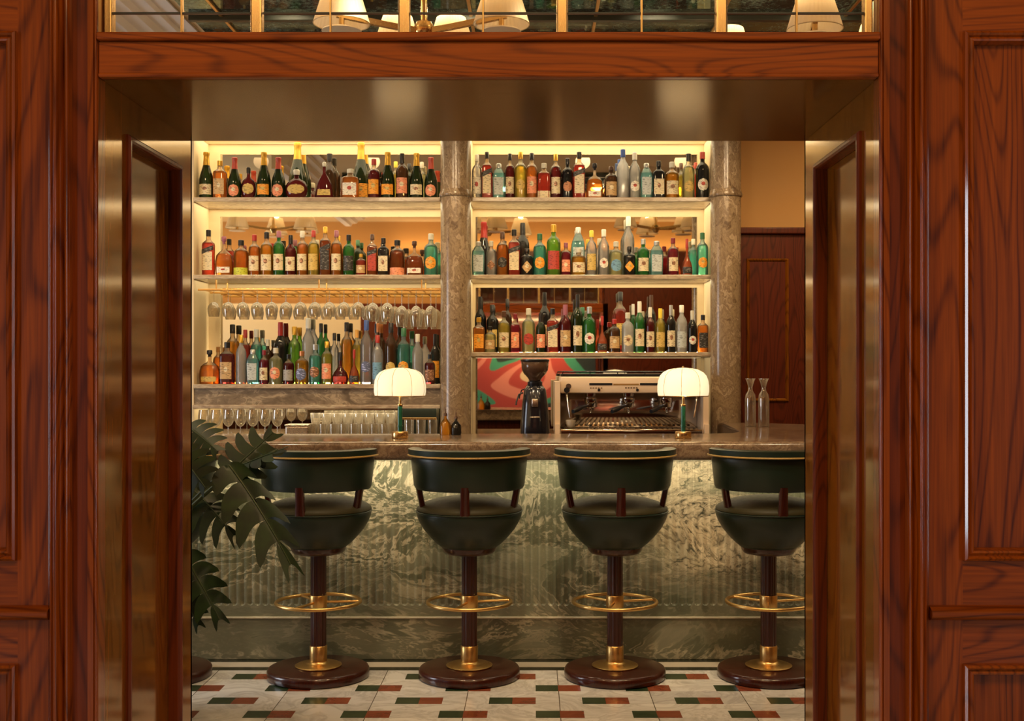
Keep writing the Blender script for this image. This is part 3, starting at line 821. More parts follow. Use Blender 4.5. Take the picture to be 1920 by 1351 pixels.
# ------------------------------------------------------------------ bottles
def liquid(name, col, glow=0.55, clear=0.0):
    """glass filled with spirit: light passes through and tints"""
    if name in MC: return MC[name]
    m = bpy.data.materials.new(name); m.use_nodes = True
    nt = m.node_tree; nt.nodes.remove(nt.nodes['Principled BSDF'])
    lw = N(nt, 'ShaderNodeLayerWeight', Blend=0.35)
    nz = N(nt, 'ShaderNodeTexNoise', Scale=26.0, Detail=1.0)
    tc = N(nt, 'ShaderNodeTexCoord'); nt.links.new(tc.outputs['Object'], nz.inputs['Vector'])
    deep = tuple(c * 0.45 for c in col[:3])
    f = mth(nt, 'ADD', mth(nt, 'MULTIPLY', lw.outputs['Facing'], 0.7), mth(nt, 'MULTIPLY_ADD', nz.outputs['Fac'], 0.6, -0.3))
    col6 = tuple(c ** 0.7 for c in col[:3])
    cc = ramp(nt, f, [(0.05, (*col6, 1)), (0.8, (*deep, 1))])
    tl = N(nt, 'ShaderNodeBsdfTranslucent'); df = N(nt, 'ShaderNodeBsdfDiffuse')
    nt.links.new(cc.outputs[0], tl.inputs[0]); nt.links.new(cc.outputs[0], df.inputs[0])
    tp = N(nt, 'ShaderNodeBsdfTransparent'); tp.inputs[0].default_value = (*[c ** 0.5 for c in col[:3]], 1)
    m1 = N(nt, 'ShaderNodeMixShader', Fac=1 - glow); nt.links.new(tl.outputs[0], m1.inputs[1]); nt.links.new(df.outputs[0], m1.inputs[2])
    m2 = N(nt, 'ShaderNodeMixShader', Fac=clear); nt.links.new(m1.outputs[0], m2.inputs[1]); nt.links.new(tp.outputs[0], m2.inputs[2])
    gl_ = N(nt, 'ShaderNodeBsdfGlossy', Roughness=0.06)
    fr = N(nt, 'ShaderNodeFresnel', IOR=1.5)
    m3 = N(nt, 'ShaderNodeMixShader'); nt.links.new(fr.outputs[0], m3.inputs[0]); nt.links.new(m2.outputs[0], m3.inputs[1]); nt.links.new(gl_.outputs[0], m3.inputs[2])
    nt.links.new(m3.outputs[0], nt.nodes['Material Output'].inputs[0])
    MC[name] = m
    return m
# colour word -> (linear colour, translucency, clearness)
GL = {
 'dark green': ((0.018, 0.040, 0.008), 0.5, 0.05), 'green': ((0.035, 0.30, 0.05), 0.6, 0.15), 'lime green': ((0.22, 0.55, 0.04), 0.6, 0.15),
 'teal': ((0.14, 0.72, 0.60), 0.6, 0.25), 'blue': ((0.30, 0.76, 0.95), 0.6, 0.2), 'clear': ((0.95, 0.95, 0.86), 0.5, 0.45),
 'white': ((0.95, 0.93, 0.86), 0.5, 0.0), 'yellow': ((0.90, 0.62, 0.08), 0.6, 0.2), 'pale yellow': ((0.88, 0.78, 0.36), 0.6, 0.2),
 'amber': ((0.72, 0.22, 0.025), 0.6, 0.15), 'dark amber': ((0.32, 0.065, 0.012), 0.55, 0.1), 'orange': ((0.85, 0.33, 0.02), 0.6, 0.15),
 'red': ((0.62, 0.055, 0.030), 0.6, 0.1), 'dark red': ((0.16, 0.010, 0.012), 0.5, 0.08), 'cranberry': ((0.34, 0.015, 0.035), 0.55, 0.1),
 'black': ((0.010, 0.010, 0.010), 0.3, 0.0), 'brown': ((0.11, 0.040, 0.012), 0.5, 0.08), 'red-orange': ((0.85, 0.14, 0.04), 0.6, 0.1)}
CP = {'gold': (0.62, 0.36, 0.05), 'black': (0.012, 0.011, 0.012), 'rose': (0.42, 0.06, 0.04), 'red': (0.38, 0.03, 0.025), 'silver': (0.45, 0.47, 0.46),
      'white': (0.75, 0.72, 0.62), 'blue': (0.04, 0.09, 0.30), 'yellow': (0.80, 0.62, 0.06), 'glass': (0.60, 0.58, 0.48), 'brown': (0.08, 0.035, 0.02),
      'green': (0.03, 0.14, 0.06), 'wood': (0.30, 0.15, 0.05), 'lilac': (0.30, 0.10, 0.14), 'copper': (0.50, 0.20, 0.08)}
LB = {'cream': (0.72, 0.62, 0.40), 'white': (0.80, 0.76, 0.64), 'orange': (0.85, 0.36, 0.03), 'pink': (0.80, 0.30, 0.16), 'gold': (0.62, 0.44, 0.12),
      'black': (0.02, 0.018, 0.015), 'tan': (0.55, 0.36, 0.16), 'red': (0.45, 0.05, 0.03), 'blue': (0.16, 0.34, 0.50), 'navy': (0.10, 0.12, 0.22),
      'grey': (0.34, 0.34, 0.32), 'green': (0.05, 0.18, 0.07), 'silver': (0.50, 0.56, 0.56), 'brown': (0.20, 0.09, 0.04), 'copper': (0.52, 0.22, 0.10),
      'lime': (0.55, 0.60, 0.05)}
def gmat(g): c, gg, k = GL[g]; return liquid('glass_' + g.replace(' ', '_').replace('-', '_'), tuple(min(0.95, v * 1.2) for v in c), 0.8, 0.2 if g == 'white' else 0.0 if g == 'black' else min(0.65, k + 0.38))
def cmat(c): return pmat('cap_' + c, CP[c], 0.32, 0.6 if c in ('gold', 'silver', 'copper') else 0.0)
def lmat(c):
    name = 'label_' + c
    if name in MC: return MC[name]
    m, nt, b = base_mat(name)
    tc = N(nt, 'ShaderNodeTexCoord')
    mp = N(nt, 'ShaderNodeMapping'); mp.inputs['Scale'].default_value = (60, 60, 160)
    nt.links.new(tc.outputs['Object'], mp.inputs[0])
    n = N(nt, 'ShaderNodeTexNoise', Scale=1.0, Detail=1.0); nt.links.new(mp.outputs[0], n.inputs['Vector'])
    base = LB[c]; ink = tuple(x * 0.45 for x in base) if sum(base) > 0.5 else tuple(min(1, x * 3 + 0.12) for x in base)
    cr = ramp(nt, n.outputs['Fac'], [(0.54, base), (0.66, ink)])
    nt.links.new(cr.outputs[0], b.inputs['Base Color']); b.inputs['Roughness'].default_value = 0.5
    MC[name] = m; return m
# shape word -> (body profile, cap profile, exponent, depth ratio, label z range, phrase)
SH = {
 'champ': ([(1, 0), (1, .34), (.97, .42), (.84, .52), (.64, .62), (.46, .72), (.38, .80), (.34, .90), (.34, .97)], [(.50, .66), (.44, .74), (.39, .84), (.37, .92), (.43, .94), (.41, .99), (.3, 1)], 2.0, 1, (.09, .31), 'champagne bottle'),
 'wine': ([(1, 0), (1, .57), (.97, .63), (.82, .69), (.56, .735), (.39, .78), (.34, .82), (.34, .97)], [(.38, .77), (.38, .96), (.34, 1)], 2.0, 1, (.12, .46), 'wine bottle'),
 'round': ([(1, 0), (1, .60), (.98, .65), (.88, .70), (.66, .74), (.42, .768), (.34, .80), (.33, .90)], [(.39, .85), (.39, .99), (.3, 1)], 2.0, 1, (.12, .48), 'bottle'),
 'square': ([(1, 0), (1, .66), (.93, .71), (.5, .765), (.36, .79), (.34, .90)], [(.40, .86), (.40, .99), (.3, 1)], 5.0, .9, (.12, .52), 'square bottle'),
 'taper': ([(.90, 0), (1, .62), (.90, .72), (.55, .84), (.36, .88), (.34, .92)], [(.40, .87), (.42, .98), (.3, 1)], 4.0, .9, (.12, .60), 'tapered bottle'),
 'squat': ([(.97, 0), (1, .22), (.98, .38), (.86, .52), (.55, .60), (.26, .64), (.19, .68), (.18, .84)], [(.14, .80), (.16, .86), (.27, .88), (.27, .98), (.2, 1)], 3.2, .5, (.07, .22), 'squat bottle'),
 'flask': ([(.35, 0), (.70, .04), (.92, .15), (1, .32), (.94, .48), (.72, .60), (.36, .67), (.22, .72), (.20, .86)], [(.26, .82), (.28, .97), (.2, 1)], 2.0, .5, (.22, .44), 'round flask'),
 'tri': ([(1, 0), (1, .05), (.84, .26), (.76, .42), (.50, .56), (.20, .68), (.15, .74), (.15, .90)], [(.17, .88), (.19, .98), (.1, 1)], 2.6, .5, (.10, .26), 'bell decanter'),
 'bell': ([(.92, 0), (1, .10), (.98, .22), (.80, .36), (.46, .46), (.26, .54), (.20, .62), (.20, .92)], [(.25, .74), (.24, .98), (.2, 1)], 2.0, .8, (.06, .24), 'long-necked bell bottle'),
 'tall': ([(1, 0), (1, .58), (.97, .64), (.82, .70), (.56, .75), (.40, .79), (.35, .83), (.35, .95)], [(.40, .84), (.40, .99), (.3, 1)], 2.0, 1, (.10, .44), 'tall bottle'),
 'apoth': ([(1, 0), (1, .60), (.96, .67), (.80, .72), (.50, .755), (.34, .78), (.32, .82), (.32, .92)], [(.38, .88), (.38, .98), (.3, 1)], 2.0, 1, (.10, .52), 'apothecary bottle'),
}
CLEARNECK = {'amber': 'warm', 'dark amber': 'warm', 'orange': 'warm', 'red': 'warm', 'yellow': 'pale', 'pale yellow': 'pale', 'dark red': 'warm', 'cranberry': 'warm', 'blue': 'cool', 'teal': 'cool'}
NECKC = {'warm': (0.95, 0.72, 0.45), 'pale': (0.95, 0.88, 0.60), 'cool': (0.62, 0.90, 0.90)}
def prof_r(prof, t):
    for (r0, z0), (r1, z1) in zip(prof, prof[1:]):
        if z0 <= t <= z1: return r0 + (r1 - r0) * ((t - z0) / max(1e-6, z1 - z0))
    return prof[-1][0]
def patch(prof, R, H, e, dy, zc, hz, ang, form, off):
    """label wrapped on the front of the body; form rect / oval / diamond / slant"""
    bm = bmesh.new(); NR, NC = 10, 10; rows = []
    for j in range(NR + 1):
        v = -1 + 2 * j / NR
        hwid = {'rect': 1.0, 'oval': math.sqrt(max(0.0, 1 - v * v * 0.999)), 'diamond': max(0.02, 1 - abs(v)), 'slant': 1.0}[form]
        row = []
        for i in range(NC + 1):
            u = (-1 + 2 * i / NC) * max(hwid, 0.02)
            t = zc + hz * v + (0.05 * u if form == 'slant' else 0)
            a = -PI / 2 + ang * u
            x, y = selip(a, e)
            r = prof_r(prof, t) * R + off
            row.append(bm.verts.new((r * x, r * dy * y, t * H)))
        rows.append(row)
    for A, B in zip(rows, rows[1:]):
        for i in range(NC): bm.faces.new((A[i], A[i + 1], B[i + 1], B[i]))
    return bm
def bottle(x, y, z, R, H, shape, glass, cap, label, form):
    prof, cprof, e, dy, (l0, l1), word = SH[shape]
    r = empty('bottle', (x, y, z))
    pr = [(0, 0), (prof[0][0] * R * 0.93, 0), (prof[0][0] * R, 0.012 * H)] + [(a * R, max(b_, 0.013) * H) for a, b_ in prof[0:1]] + [(a * R, b_ * H) for a, b_ in prof[1:]] + [(0, prof[-1][1] * H)]
    n = 28 if e < 2.5 else 40
    pr = [(a, b_) for a, b_ in pr]
    if glass in CLEARNECK and shape not in ('champ', 'flask', 'tri', 'bell', 'wine'):
        zf = {'squat': .56}.get(shape, .72) * H
        k = next(i for i, q in enumerate(pr) if q[1] > zf)
        (ra, za), (rb, zb2) = pr[k - 1], pr[k]
        rf_ = ra + (rb - ra) * (zf - za) / (zb2 - za)
        new_obj('body', lathe(bmesh.new(), pr[:k] + [(rf_, zf), (0, zf)], n, e=e, dy=dy), gmat(glass), r, 60)
        new_obj('neck', lathe(bmesh.new(), [(rf_, zf)] + pr[k:-1], n, e=e, dy=dy), liquid('neck_' + CLEARNECK[glass], NECKC[CLEARNECK[glass]], 0.8, 0.6), r, 60)
    else:
        new_obj('body', lathe(bmesh.new(), pr, n, e=e, dy=dy), gmat(glass), r, 60)
    rn = prof[-1][0]
    # neck and cap are round: depth scaled back towards circular
    cp = [(a * R + 0.0006, b_ * H) for a, b_ in cprof]
    cp = [(0, cp[0][1])] + cp + [(0, cp[-1][1])]
    ck = (dy if dy < 0.9 else 1)
    new_obj('cap', lathe(bmesh.new(), cp, 20, dy=max(ck, 0.8) if shape in ('squat', 'flask', 'tri') else 1), cmat(cap), r, 50)
    if label:
        zc, hz = (l0 + l1) / 2, (l1 - l0) / 2
        ang = 0.95 if e < 2.5 else 0.72
        if form == 'oval' or form == 'diamond':
            # keep it as wide as high
            hz = min(0.46 * R * 2 / H, (l1 - l0) / 2 + 0.06); ang = 0.85
        if form == 'band': form2, zc, hz, ang = 'rect', 0.12, 0.10, 1.3
        else: form2 = form
        lb = new_obj('label', patch(prof, R, H, e, dy, zc, hz, ang, form2 if form2 != 'slant' else 'rect', 0.0007), lmat(label), r, True)
        if form == 'slant':
            o = new_obj('slanted_band', patch(prof, R, H, e, dy, 0.56, 0.05, 0.95, 'slant', 0.0016), lmat('black'), lb, True)
        elif label in ('cream', 'white', 'tan', 'orange', 'pink') and form in ('rect', 'oval', 'diamond'):
            k = {'cream': 'brown', 'white': 'red', 'tan': 'cream', 'orange': 'gold', 'pink': 'cream'}[label]
            new_obj('emblem', patch(prof, R, H, e, dy, zc + hz * 0.15, hz * 0.32, ang * 0.34, 'oval', 0.0014), lmat(k), lb, True)
    return r
# rows: (x px, width px, top px, shape, glass, cap, label, form, back)
T1L = [(387,26,285,'champ','dark green','gold','cream','rect',0),(412.5,23,301,'square','amber','gold','tan','rect',0),(440,24,295,'champ','dark green','rose','pink','oval',0),
 (466,27,314,'flask','dark red','black','gold','oval',0),(495,25,285,'champ','dark green','gold','orange','rect',0),(522,25,295,'champ','dark green','rose','pink','oval',0),
 (556,41,318,'flask','dark red','glass','gold','oval',0),(558,32,267,'champ','dark green','gold',None,'',1),(608,35,304,'tri','dark red','glass','gold','rect',0),(618,24,288,'tall','brown','black',None,'',1),
 (657,30,317,'square','amber','glass','white','rect',0),(677,31,267,'champ','dark green','gold','orange','rect',1),(701,22,298,'round','dark red','red','orange','rect',0),
 (727,25,285,'champ','dark green','gold','orange','rect',0),(742,17,303,'round','yellow','yellow',None,'',1),(754,23,288,'wine','brown','black','pink','rect',0),(767,19,307,'round','dark green','black',None,'',1),
 (781,25,287,'champ','dark green','gold','cream','rect',0),(791,18,304,'round','pale yellow','glass',None,'',1),(808,24,295,'champ','dark green','rose','pink','oval',0)]
T1R = [(894,18,290,'round','clear','white','white','rect',0),(913,18,285,'square','red','black','cream','slant',0),(935,23,307,'taper','blue','silver','silver','rect',0),(956,17,288,'round','dark red','black','cream','rect',0),
 (976,21,285,'round','yellow','gold','gold','oval',0),(997,20,287,'round','amber','black','pink','rect',0),(1020,23,306,'square','red','glass','cream','band',0),(1042,19,289,'round','dark red','gold','cream','rect',0),
 (1064,20,297,'round','black','black','copper','oval',0),(1086,21,285,'square','red','black','cream','slant',0),(1115,30,306,'squat','amber','black','white','rect',0),(1146,23,312,'apoth','brown','brown','tan','rect',0),
 (1162,20,299,'tall','white','blue',None,'',1),(1168,22,280,'tall','white','blue',None,'',0),(1190,21,286,'tall','clear','white','white','oval',0),(1212,22,306,'taper','blue','silver','silver','rect',0),
 (1235,22,302,'square','black','black','cream','rect',0),(1260,25,304,'round','orange','glass','cream','rect',0),(1277,17,306,'round','yellow','brown',None,'',1),(1291,22,288,'tall','pale yellow','black','gold','oval',0),
 (1304,15,305,'round','red','rose',None,'',1),(1317,24,285,'round','black','rose','white','oval',0)]
T2L = [(391,21,431,'square','red','black','cream','slant',0),(420,31,443,'squat','amber','lilac','white','rect',0),(452,26,450,'round','amber','black','lime','band',0),(477,21,440,'round','amber','red','cream','rect',0),
 (500,22,435,'round','orange','black','cream','rect',0),(523,21,433,'round','green','lilac','cream','rect',0),(545,20,441,'wine','dark red','black','cream','rect',0),(567,20,433,'round','amber','glass','cream','rect',0),
 (588,20,432,'round','yellow','red','gold','rect',0),(610,19,425,'square','dark amber','gold','black','slant',0),(631,20,432,'round','amber','lilac','cream','rect',0),(654,21,440,'round','green','black','black','rect',0),
 (671,18,450,'round','dark green','green',None,'',1),(677,19,476,'round','red','gold','tan','rect',0),(698,18,439,'square','dark amber','brown','red','slant',0),(719,20,446,'square','black','black','cream','rect',0),
 (745,27,450,'round','dark amber','black','pink','band',0),(777,32,452,'squat','dark amber','brown','white','rect',0),(808,25,438,'round','teal','glass','orange','oval',0)]
T2R = [(897,24,453,'taper','blue','silver','silver','rect',0),(907,26,416,'champ','black','red',None,'',1),(921,19,452,'round','clear','glass','brown','diamond',0),(942,21,435,'round','amber','brown','black','oval',0),
 (964,21,430,'square','red','black','cream','slant',0),(980,24,418,'wine','black','black',None,'',1),(988,24,466,'apoth','black','black','tan','diamond',0),(1012,23,438,'round','teal','green','orange','oval',0),
 (1038,25,421,'round','lime green','gold','red','rect',0),(1061,18,455,'round','cranberry','lilac','pink','rect',0),(1085,26,466,'round','orange','glass','cream','rect',0),(1084,24,426,'taper','blue','silver','silver','rect',1),
 (1109,19,432,'round','clear','yellow','gold','rect',0),(1132,20,430,'tall','clear','white','white','oval',0),(1155,24,453,'round','pale yellow','glass','blue','oval',0),(1180,22,462,'apoth','black','black','orange','diamond',0),
 (1178,22,406,'tall','clear','white','white','oval',1),(1206,22,448,'round','green','silver','cream','rect',0),(1231,24,452,'taper','blue','silver','silver','rect',0),(1262,20,446,'round','cranberry','cranb','cream','rect',0),
 (1288,20,448,'bell','red-orange','red','black','rect',0),(1300,18,448,'round','teal','glass',None,'',1),(1317,21,436,'round','teal','green','orange','oval',0)]
T3L = [(393,36,656,'squat','amber','black','gold','rect',0),(426,25,641,'square','dark red','black','tan','rect',0),(436,24,608,'round','orange','black',None,'',1),(409,18,650,'round','amber','wood',None,'',1),
 (452,19,628,'tall','white','gold',None,'',0),(460,18,618,'round','red','red',None,'',1),(474,22,655,'taper','blue','silver','silver','rect',0),(481,22,617,'round','teal','glass',None,'',1),(495,17,656,'round','cranberry','cranb','cream','rect',0),
 (502,18,636,'round','brown','glass',None,'',1),(517,24,652,'round','pale yellow','glass','pink','oval',0),(526,24,604,'wine','black','red',None,'',1),(541,20,664,'round','dark red','black','grey','rect',0),(552,23,612,'round','lime green','gold',None,'',1),
 (566,24,658,'round','orange','copper','navy','oval',0),(578,23,596,'tall','white','white',None,'',1),(591,22,645,'round','teal','silver','brown','oval',0),(602,17,606,'round','green','black',None,'',1),(613,20,640,'round','yellow','gold','pink','rect',0),
 (627,16,624,'round','clear','black',None,'',1),(638,29,660,'bell','dark red','black','red','rect',0),(650,21,604,'round','orange','black',None,'',1),(664,19,655,'bell','red-orange','red','black','rect',0),
 (669,17,618,'round','yellow','orange_',None,'',1),(687,22,600,'tall','clear','blue','navy','oval',0),(708,20,628,'tall','white','red','blue','rect',0),(709,16,606,'round','brown','copper',None,'',1),(733,22,605,'tall','brown','black','gold','oval',0),
 (757,24,615,'round','teal','green','orange','oval',0),(783,20,626,'tall','white','glass',None,'',0),(806,19,664,'round','dark red','black','brown','rect',0),(816,18,626,'wine','black','black','orange','rect',1)]
T3R = [(898,21,595,'square','amber','gold','orange','rect',0),(900,19,556,'wine','black','black',None,'',1),(919,20,612,'round','pale yellow','black','tan','rect',0),(923,21,571,'round','black','black','gold','rect',1),
 (945,21,583,'round','yellow','brown','cream','rect',0),(951,15,560,'round','brown','black',None,'',1),(966,17,588,'square','cranberry','cranb','pink','rect',0),(991,23,578,'round','pale yellow','glass','red','oval',0),
 (1014,18,587,'wine','dark green','black','pink','rect',0),(1021,20,548,'wine','black','black','tan','rect',1),(1036,21,578,'square','red','black','cream','slant',0),(1060,22,571,'wine','dark red','lilac','tan','rect',0),
 (1083,19,552,'wine','dark green','black','cream','rect',0),(1092,20,576,'round','green','green',None,'',1),(1105,23,575,'round','green','silver','white','oval',0),(1129,20,592,'bell','red-orange','red','black','rect',0),
 (1152,21,598,'round','brown','red','tan','rect',0),(1163,24,547,'round','red','black','gold','rect',1),(1177,22,586,'round','white','glass','cream','oval',0),(1187,15,570,'wine','green','white',None,'',1),
 (1199,19,565,'wine','green','white','cream','rect',0),(1219,17,576,'wine','dark red','white','cream','rect',0),(1221,18,553,'wine','black','brown',None,'',1),(1238,18,578,'wine','yellow','yellow','gold','rect',0),
 (1258,17,572,'wine','black','silver','cream','rect',0),(1278,20,572,'tall','white','white','silver','rect',0),(1298,17,582,'wine','black','glass','white','oval',0),(1318,19,590,'square','amber','black','black','rect',0)]
CP['cranb'] = (0.20, 0.02, 0.03); CP['orange_'] = (0.80, 0.40, 0.08)
CAPW = {'cranb': 'dark red', 'orange_': 'orange', 'glass': 'clear', 'lilac': 'maroon'}
SHELVES = [(T1L, Z1, 'top shelf above the hanging glasses', 'bottles on the top shelf above the hanging glasses'),
           (T1R, Z1, 'top shelf above the coffee machine', 'bottles on the top shelf above the coffee machine'),
           (T2L, Z2, 'middle shelf over the hanging glasses', 'bottles on the middle shelf over the hanging glasses'),
           (T2R, Z2, 'middle shelf above the coffee machine', 'bottles on the middle shelf above the coffee machine'),
           (T3L, Z3L, 'shelf under the hanging glasses', 'bottles on the shelf under the hanging glasses'),
           (T3R, Z3R, 'shelf directly above the coffee machine', 'bottles on the shelf directly above the coffee machine')]
# words that tell look-alikes on one shelf apart: (row number, index) -> phrase
def short(b): return b[4] + ' ' + {'champ': 'champagne', 'wine': 'wine', 'square': 'square', 'taper': 'tapered', 'squat': 'squat', 'flask': 'flask', 'tri': 'decanter', 'bell': 'bell', 'tall': 'tall', 'apoth': 'apothecary', 'round': 'round'}[b[3]] + ' one'
seen_labels = {}
for ri, (T, zs, where, grp) in enumerate(SHELVES):
    T = sorted(T, key=lambda b: b[0])
    def look(b):
        cap = CAPW.get(b[5], b[5])
        s = b[4] + ' ' + SH[b[3]][5] + ', ' + cap + (' foil' if b[3] == 'champ' else ' cap')
        if b[6]: s += ', ' + {'slant': 'slanted black band', 'band': 'low ' + b[6] + ' label', 'oval': 'round ' + b[6] + ' label', 'diamond': 'diamond ' + b[6] + ' label', 'rect': b[6] + ' label'}[b[7]]
        else: s += ', unlabelled' if not b[8] else ''
        return s
    looks = [look(b) for b in T]
    for i, b in enumerate(T):
        px, wpx, top, shape, glass, cap, label, form, back = b
        Y = 8.03 if back else 7.85
        if shape in ('squat', 'tri') or wpx > 38: Y = 7.84
        x = vx(px, Y); R = wpx / 2 * Y / F * 1.04
        H = vz(top, Y) - zs
        o = bottle(x, Y, zs + 0.0006, R, H, shape, glass, cap, label, form)
        lab = looks[i]
        if looks.count(lab) > 1:
            nb = [j for j in (i - 1, i + 1) if 0 <= j < len(T)]
            if len(nb) == 1: lab += ', shelf end'
            else:
                pick = max(nb, key=lambda j: -looks.count(looks[j]))
                lab += ', beside ' + short(T[pick])[:-4]
        elif back: lab += ', back row'
        full = lab + ', ' + where
        while len(full.replace(',', '').split()) > 16 and ',' in full:
            where2 = {0: 'top shelf over glasses', 1: 'top shelf over machine', 2: 'middle shelf over glasses', 3: 'middle shelf over machine', 4: 'shelf under glasses', 5: 'shelf over machine'}[ri]
            full = lab + ', ' + where2
            break
        if len(full.replace(',', '').split()) > 16: full = full.replace('round ', '', 1)
        if full in seen_labels: full = full.replace(', ', ' second in line, ', 1); print('DUP', full)
        if len(full.replace(',', '').split()) > 16: print('LONG', full)
        seen_labels[full] = 1
        tag(o, full, 'bottle', grp)

# ------------------------------------------------------------------ glassware
glass_m = bpy.data.materials.new('thin_glass'); glass_m.use_nodes = True
nt = glass_m.node_tree; nt.nodes.remove(nt.nodes['Principled BSDF'])
lw = N(nt, 'ShaderNodeLayerWeight', Blend=0.45)
tr = N(nt, 'ShaderNodeBsdfTransparent'); tr.inputs[0].default_value = (0.93, 0.90, 0.84, 1)
gs = N(nt, 'ShaderNodeBsdfGlossy', Roughness=0.05); tl = N(nt, 'ShaderNodeBsdfTranslucent'); tl.inputs[0].default_value = (0.9, 0.85, 0.75, 1)
mg = N(nt, 'ShaderNodeMixShader', Fac=0.45); nt.links.new(gs.outputs[0], mg.inputs[1]); nt.links.new(tl.outputs[0], mg.inputs[2])
mr = N(nt, 'ShaderNodeMapRange'); mr.inputs[3].default_value = 0.16; mr.inputs[4].default_value = 0.9
nt.links.new(lw.outputs['Facing'], mr.inputs[0])
mx = N(nt, 'ShaderNodeMixShader'); nt.links.new(mr.outputs[0], mx.inputs[0]); nt.links.new(tr.outputs[0], mx.inputs[1]); nt.links.new(mg.outputs[0], mx.inputs[2])
nt.links.new(mx.outputs[0], nt.nodes['Material Output'].inputs[0])

def wineglass(H, R, stem, name='wine_glass'):
    """upright glass standing at z=0: foot, stem, bowl as its parts"""
    r = empty(name, (0, 0, 0))
    new_obj('foot', lathe(bmesh.new(), [(0, 0), (R * .85, 0), (R * .85, .0015), (R * .3, .004), (.004, .008), (0, .008)], 24), glass_m, r, 60)
    new_obj('stem', cyl(bmesh.new(), (0, 0, .007), (0, 0, stem), .0035, n=10), glass_m, r, 60)
    b = H - stem
    prof = [(0, 0), (.3, .03), (.62, .12), (.88, .28), (1, .46), (.97, .66), (.86, .88), (.80, 1.0)]
    out = [(R * a, stem + b * t) for a, t in prof]
    inn = [(max(0, R * a - .0012), stem + b * t + .0015) for a, t in reversed(prof)]
    inn[0] = (out[-1][0] - .0012, H)
    new_obj('bowl', lathe(bmesh.new(), out + inn, 28), glass_m, r, 60)
    return r
def tumbler(H, R):
    return lathe(bmesh.new(), [(0, 0), (R * .86, 0), (R * .9, .004), (R, H), (R - .002, H), (R * .85, .010), (0, .010)], 24)
# brass glass rack under the middle shelf
ZR = Z2 - TH
rack = empty('glass_rack', (0, 7.93, ZR), 'brass hanging glass rack fixed under the middle shelf', 'glass rack')
def rc(name, bm, mat):
    bm.transform(Matrix.Translation((0, -7.93, -ZR))); return new_obj(name, bm, mat, rack)
zb_ = vz(545, 7.78)
rc('front_bar', bx(Lx0 + 0.02, Lx1 - 0.01, 7.775, 7.787, zb_, zb_ + 0.014, 0.002), BRASS)
rc('back_bar', bx(Lx0 + 0.02, Lx1 - 0.01, 8.06, 8.072, zb_, zb_ + 0.014, 0.002), BRASS)
for x in (vx(401 + 13.5, 7.9), vx(401 + 27.1 * 7.5, 7.9), vx(401 + 27.1 * 14.5, 7.9)):
    for y in (7.776, 8.061): rc('hanger', bx(x - .004, x + .004, y, y + .009, zb_ + 0.014, ZR - 0.0005), BRASS)
gxs = [401 + 27.1 * i for i in range(16)]
for px in gxs[:-1]:
    x = vx(px + 13.5, 7.9)
    rc('rail', bx(x - .004, x + .004, 7.787, 8.06, zb_ + 0.006, zb_ + 0.012), BRASS)
x = vx(401 - 13.5, 7.9); rc('rail', bx(x - .004, x + .004, 7.787, 8.06, zb_ + 0.006, zb_ + 0.012), BRASS)
protos = [(wineglass(0.180, 0.042, 0.080), 'small'), (wineglass(0.212, 0.0465, 0.085), 'medium'), (wineglass(0.248, 0.0445, 0.105), 'tall')]
used = set()
for i, px in enumerate(gxs):
    k = 2 if i >= 13 else (1 if i >= 11 else 0)
    g = protos[k][0] if k not in used else copy_tree(protos[k][0])
    used.add(k)
    g.rotation_euler = (PI, 0, 0); g.location = (vx(px, 7.9), 7.90, zb_ + 0.0145)
    tag(g, ['small clear wine glass hanging upside down from the brass rack', 'rounded medium clear wine glass hanging upside down from the brass rack', 'tall clear glass hanging upside down from the rack by the column'][k], 'wine glass',
        ['small wine glasses hanging from the rack', 'medium wine glasses hanging from the rack', 'tall glasses hanging from the rack'][k])
# glasses standing on the work counter under the low shelf
p = wineglass(0.192, 0.038, 0.080)
for i in range(7):
    g = p if i == 0 else copy_tree(p)
    g.location = (vx(382 + 23.0 * i, 7.70), 7.70, ZC + .0006)
    tag(g, 'clear stemmed wine glass standing on the work counter under the marble fascia', 'wine glass', 'wine glasses standing on the work counter')
tm = tumbler(0.10, 0.030)
me_t = new_obj('tumbler', tm, glass_m, None, 60)
for i in range(16):
    o = me_t if i == 0 else me_t.copy()
    if i: COL.objects.link(o)
    o.location = (vx(590 + 19.0 * (i // 2) + (9 if i % 2 else 0), 7.7), 7.64 if i % 2 == 0 else 7.74, ZC + .0006)
    tag(o, 'short clear tumbler standing on the work counter behind the first table lamp', 'tumbler', 'tumblers on the work counter')
p2 = new_obj('cut_glass', lathe(bmesh.new(), [(0, 0), (.028, 0), (.030, .01), (.007, .03), (.006, .07), (.030, .10), (.036, .16), (.034, .165), (.027, .105), (0, .09)], 24), glass_m, None, 60)
for i in range(8):
    o = p2 if i == 0 else p2.copy()
    if i: COL.objects.link(o)
    o.location = (vx(594 + 20 * i, 7.9), 7.86, ZC + .0006)
    tag(o, 'short stemmed cocktail glass standing behind the tumblers on the work counter', 'cocktail glass', 'cocktail glasses on the work counter')
for i in range(3):
    o = me_t.copy(); COL.objects.link(o)
    o.location = (vx(767 + 22 * i, 7.6), 7.6, ZC + .0006); o.scale = (1.05, 1.05, 1.3)
    tag(o, 'tall grey-blue tumbler on the work counter by the column', 'tumbler', 'tall tumblers by the column')
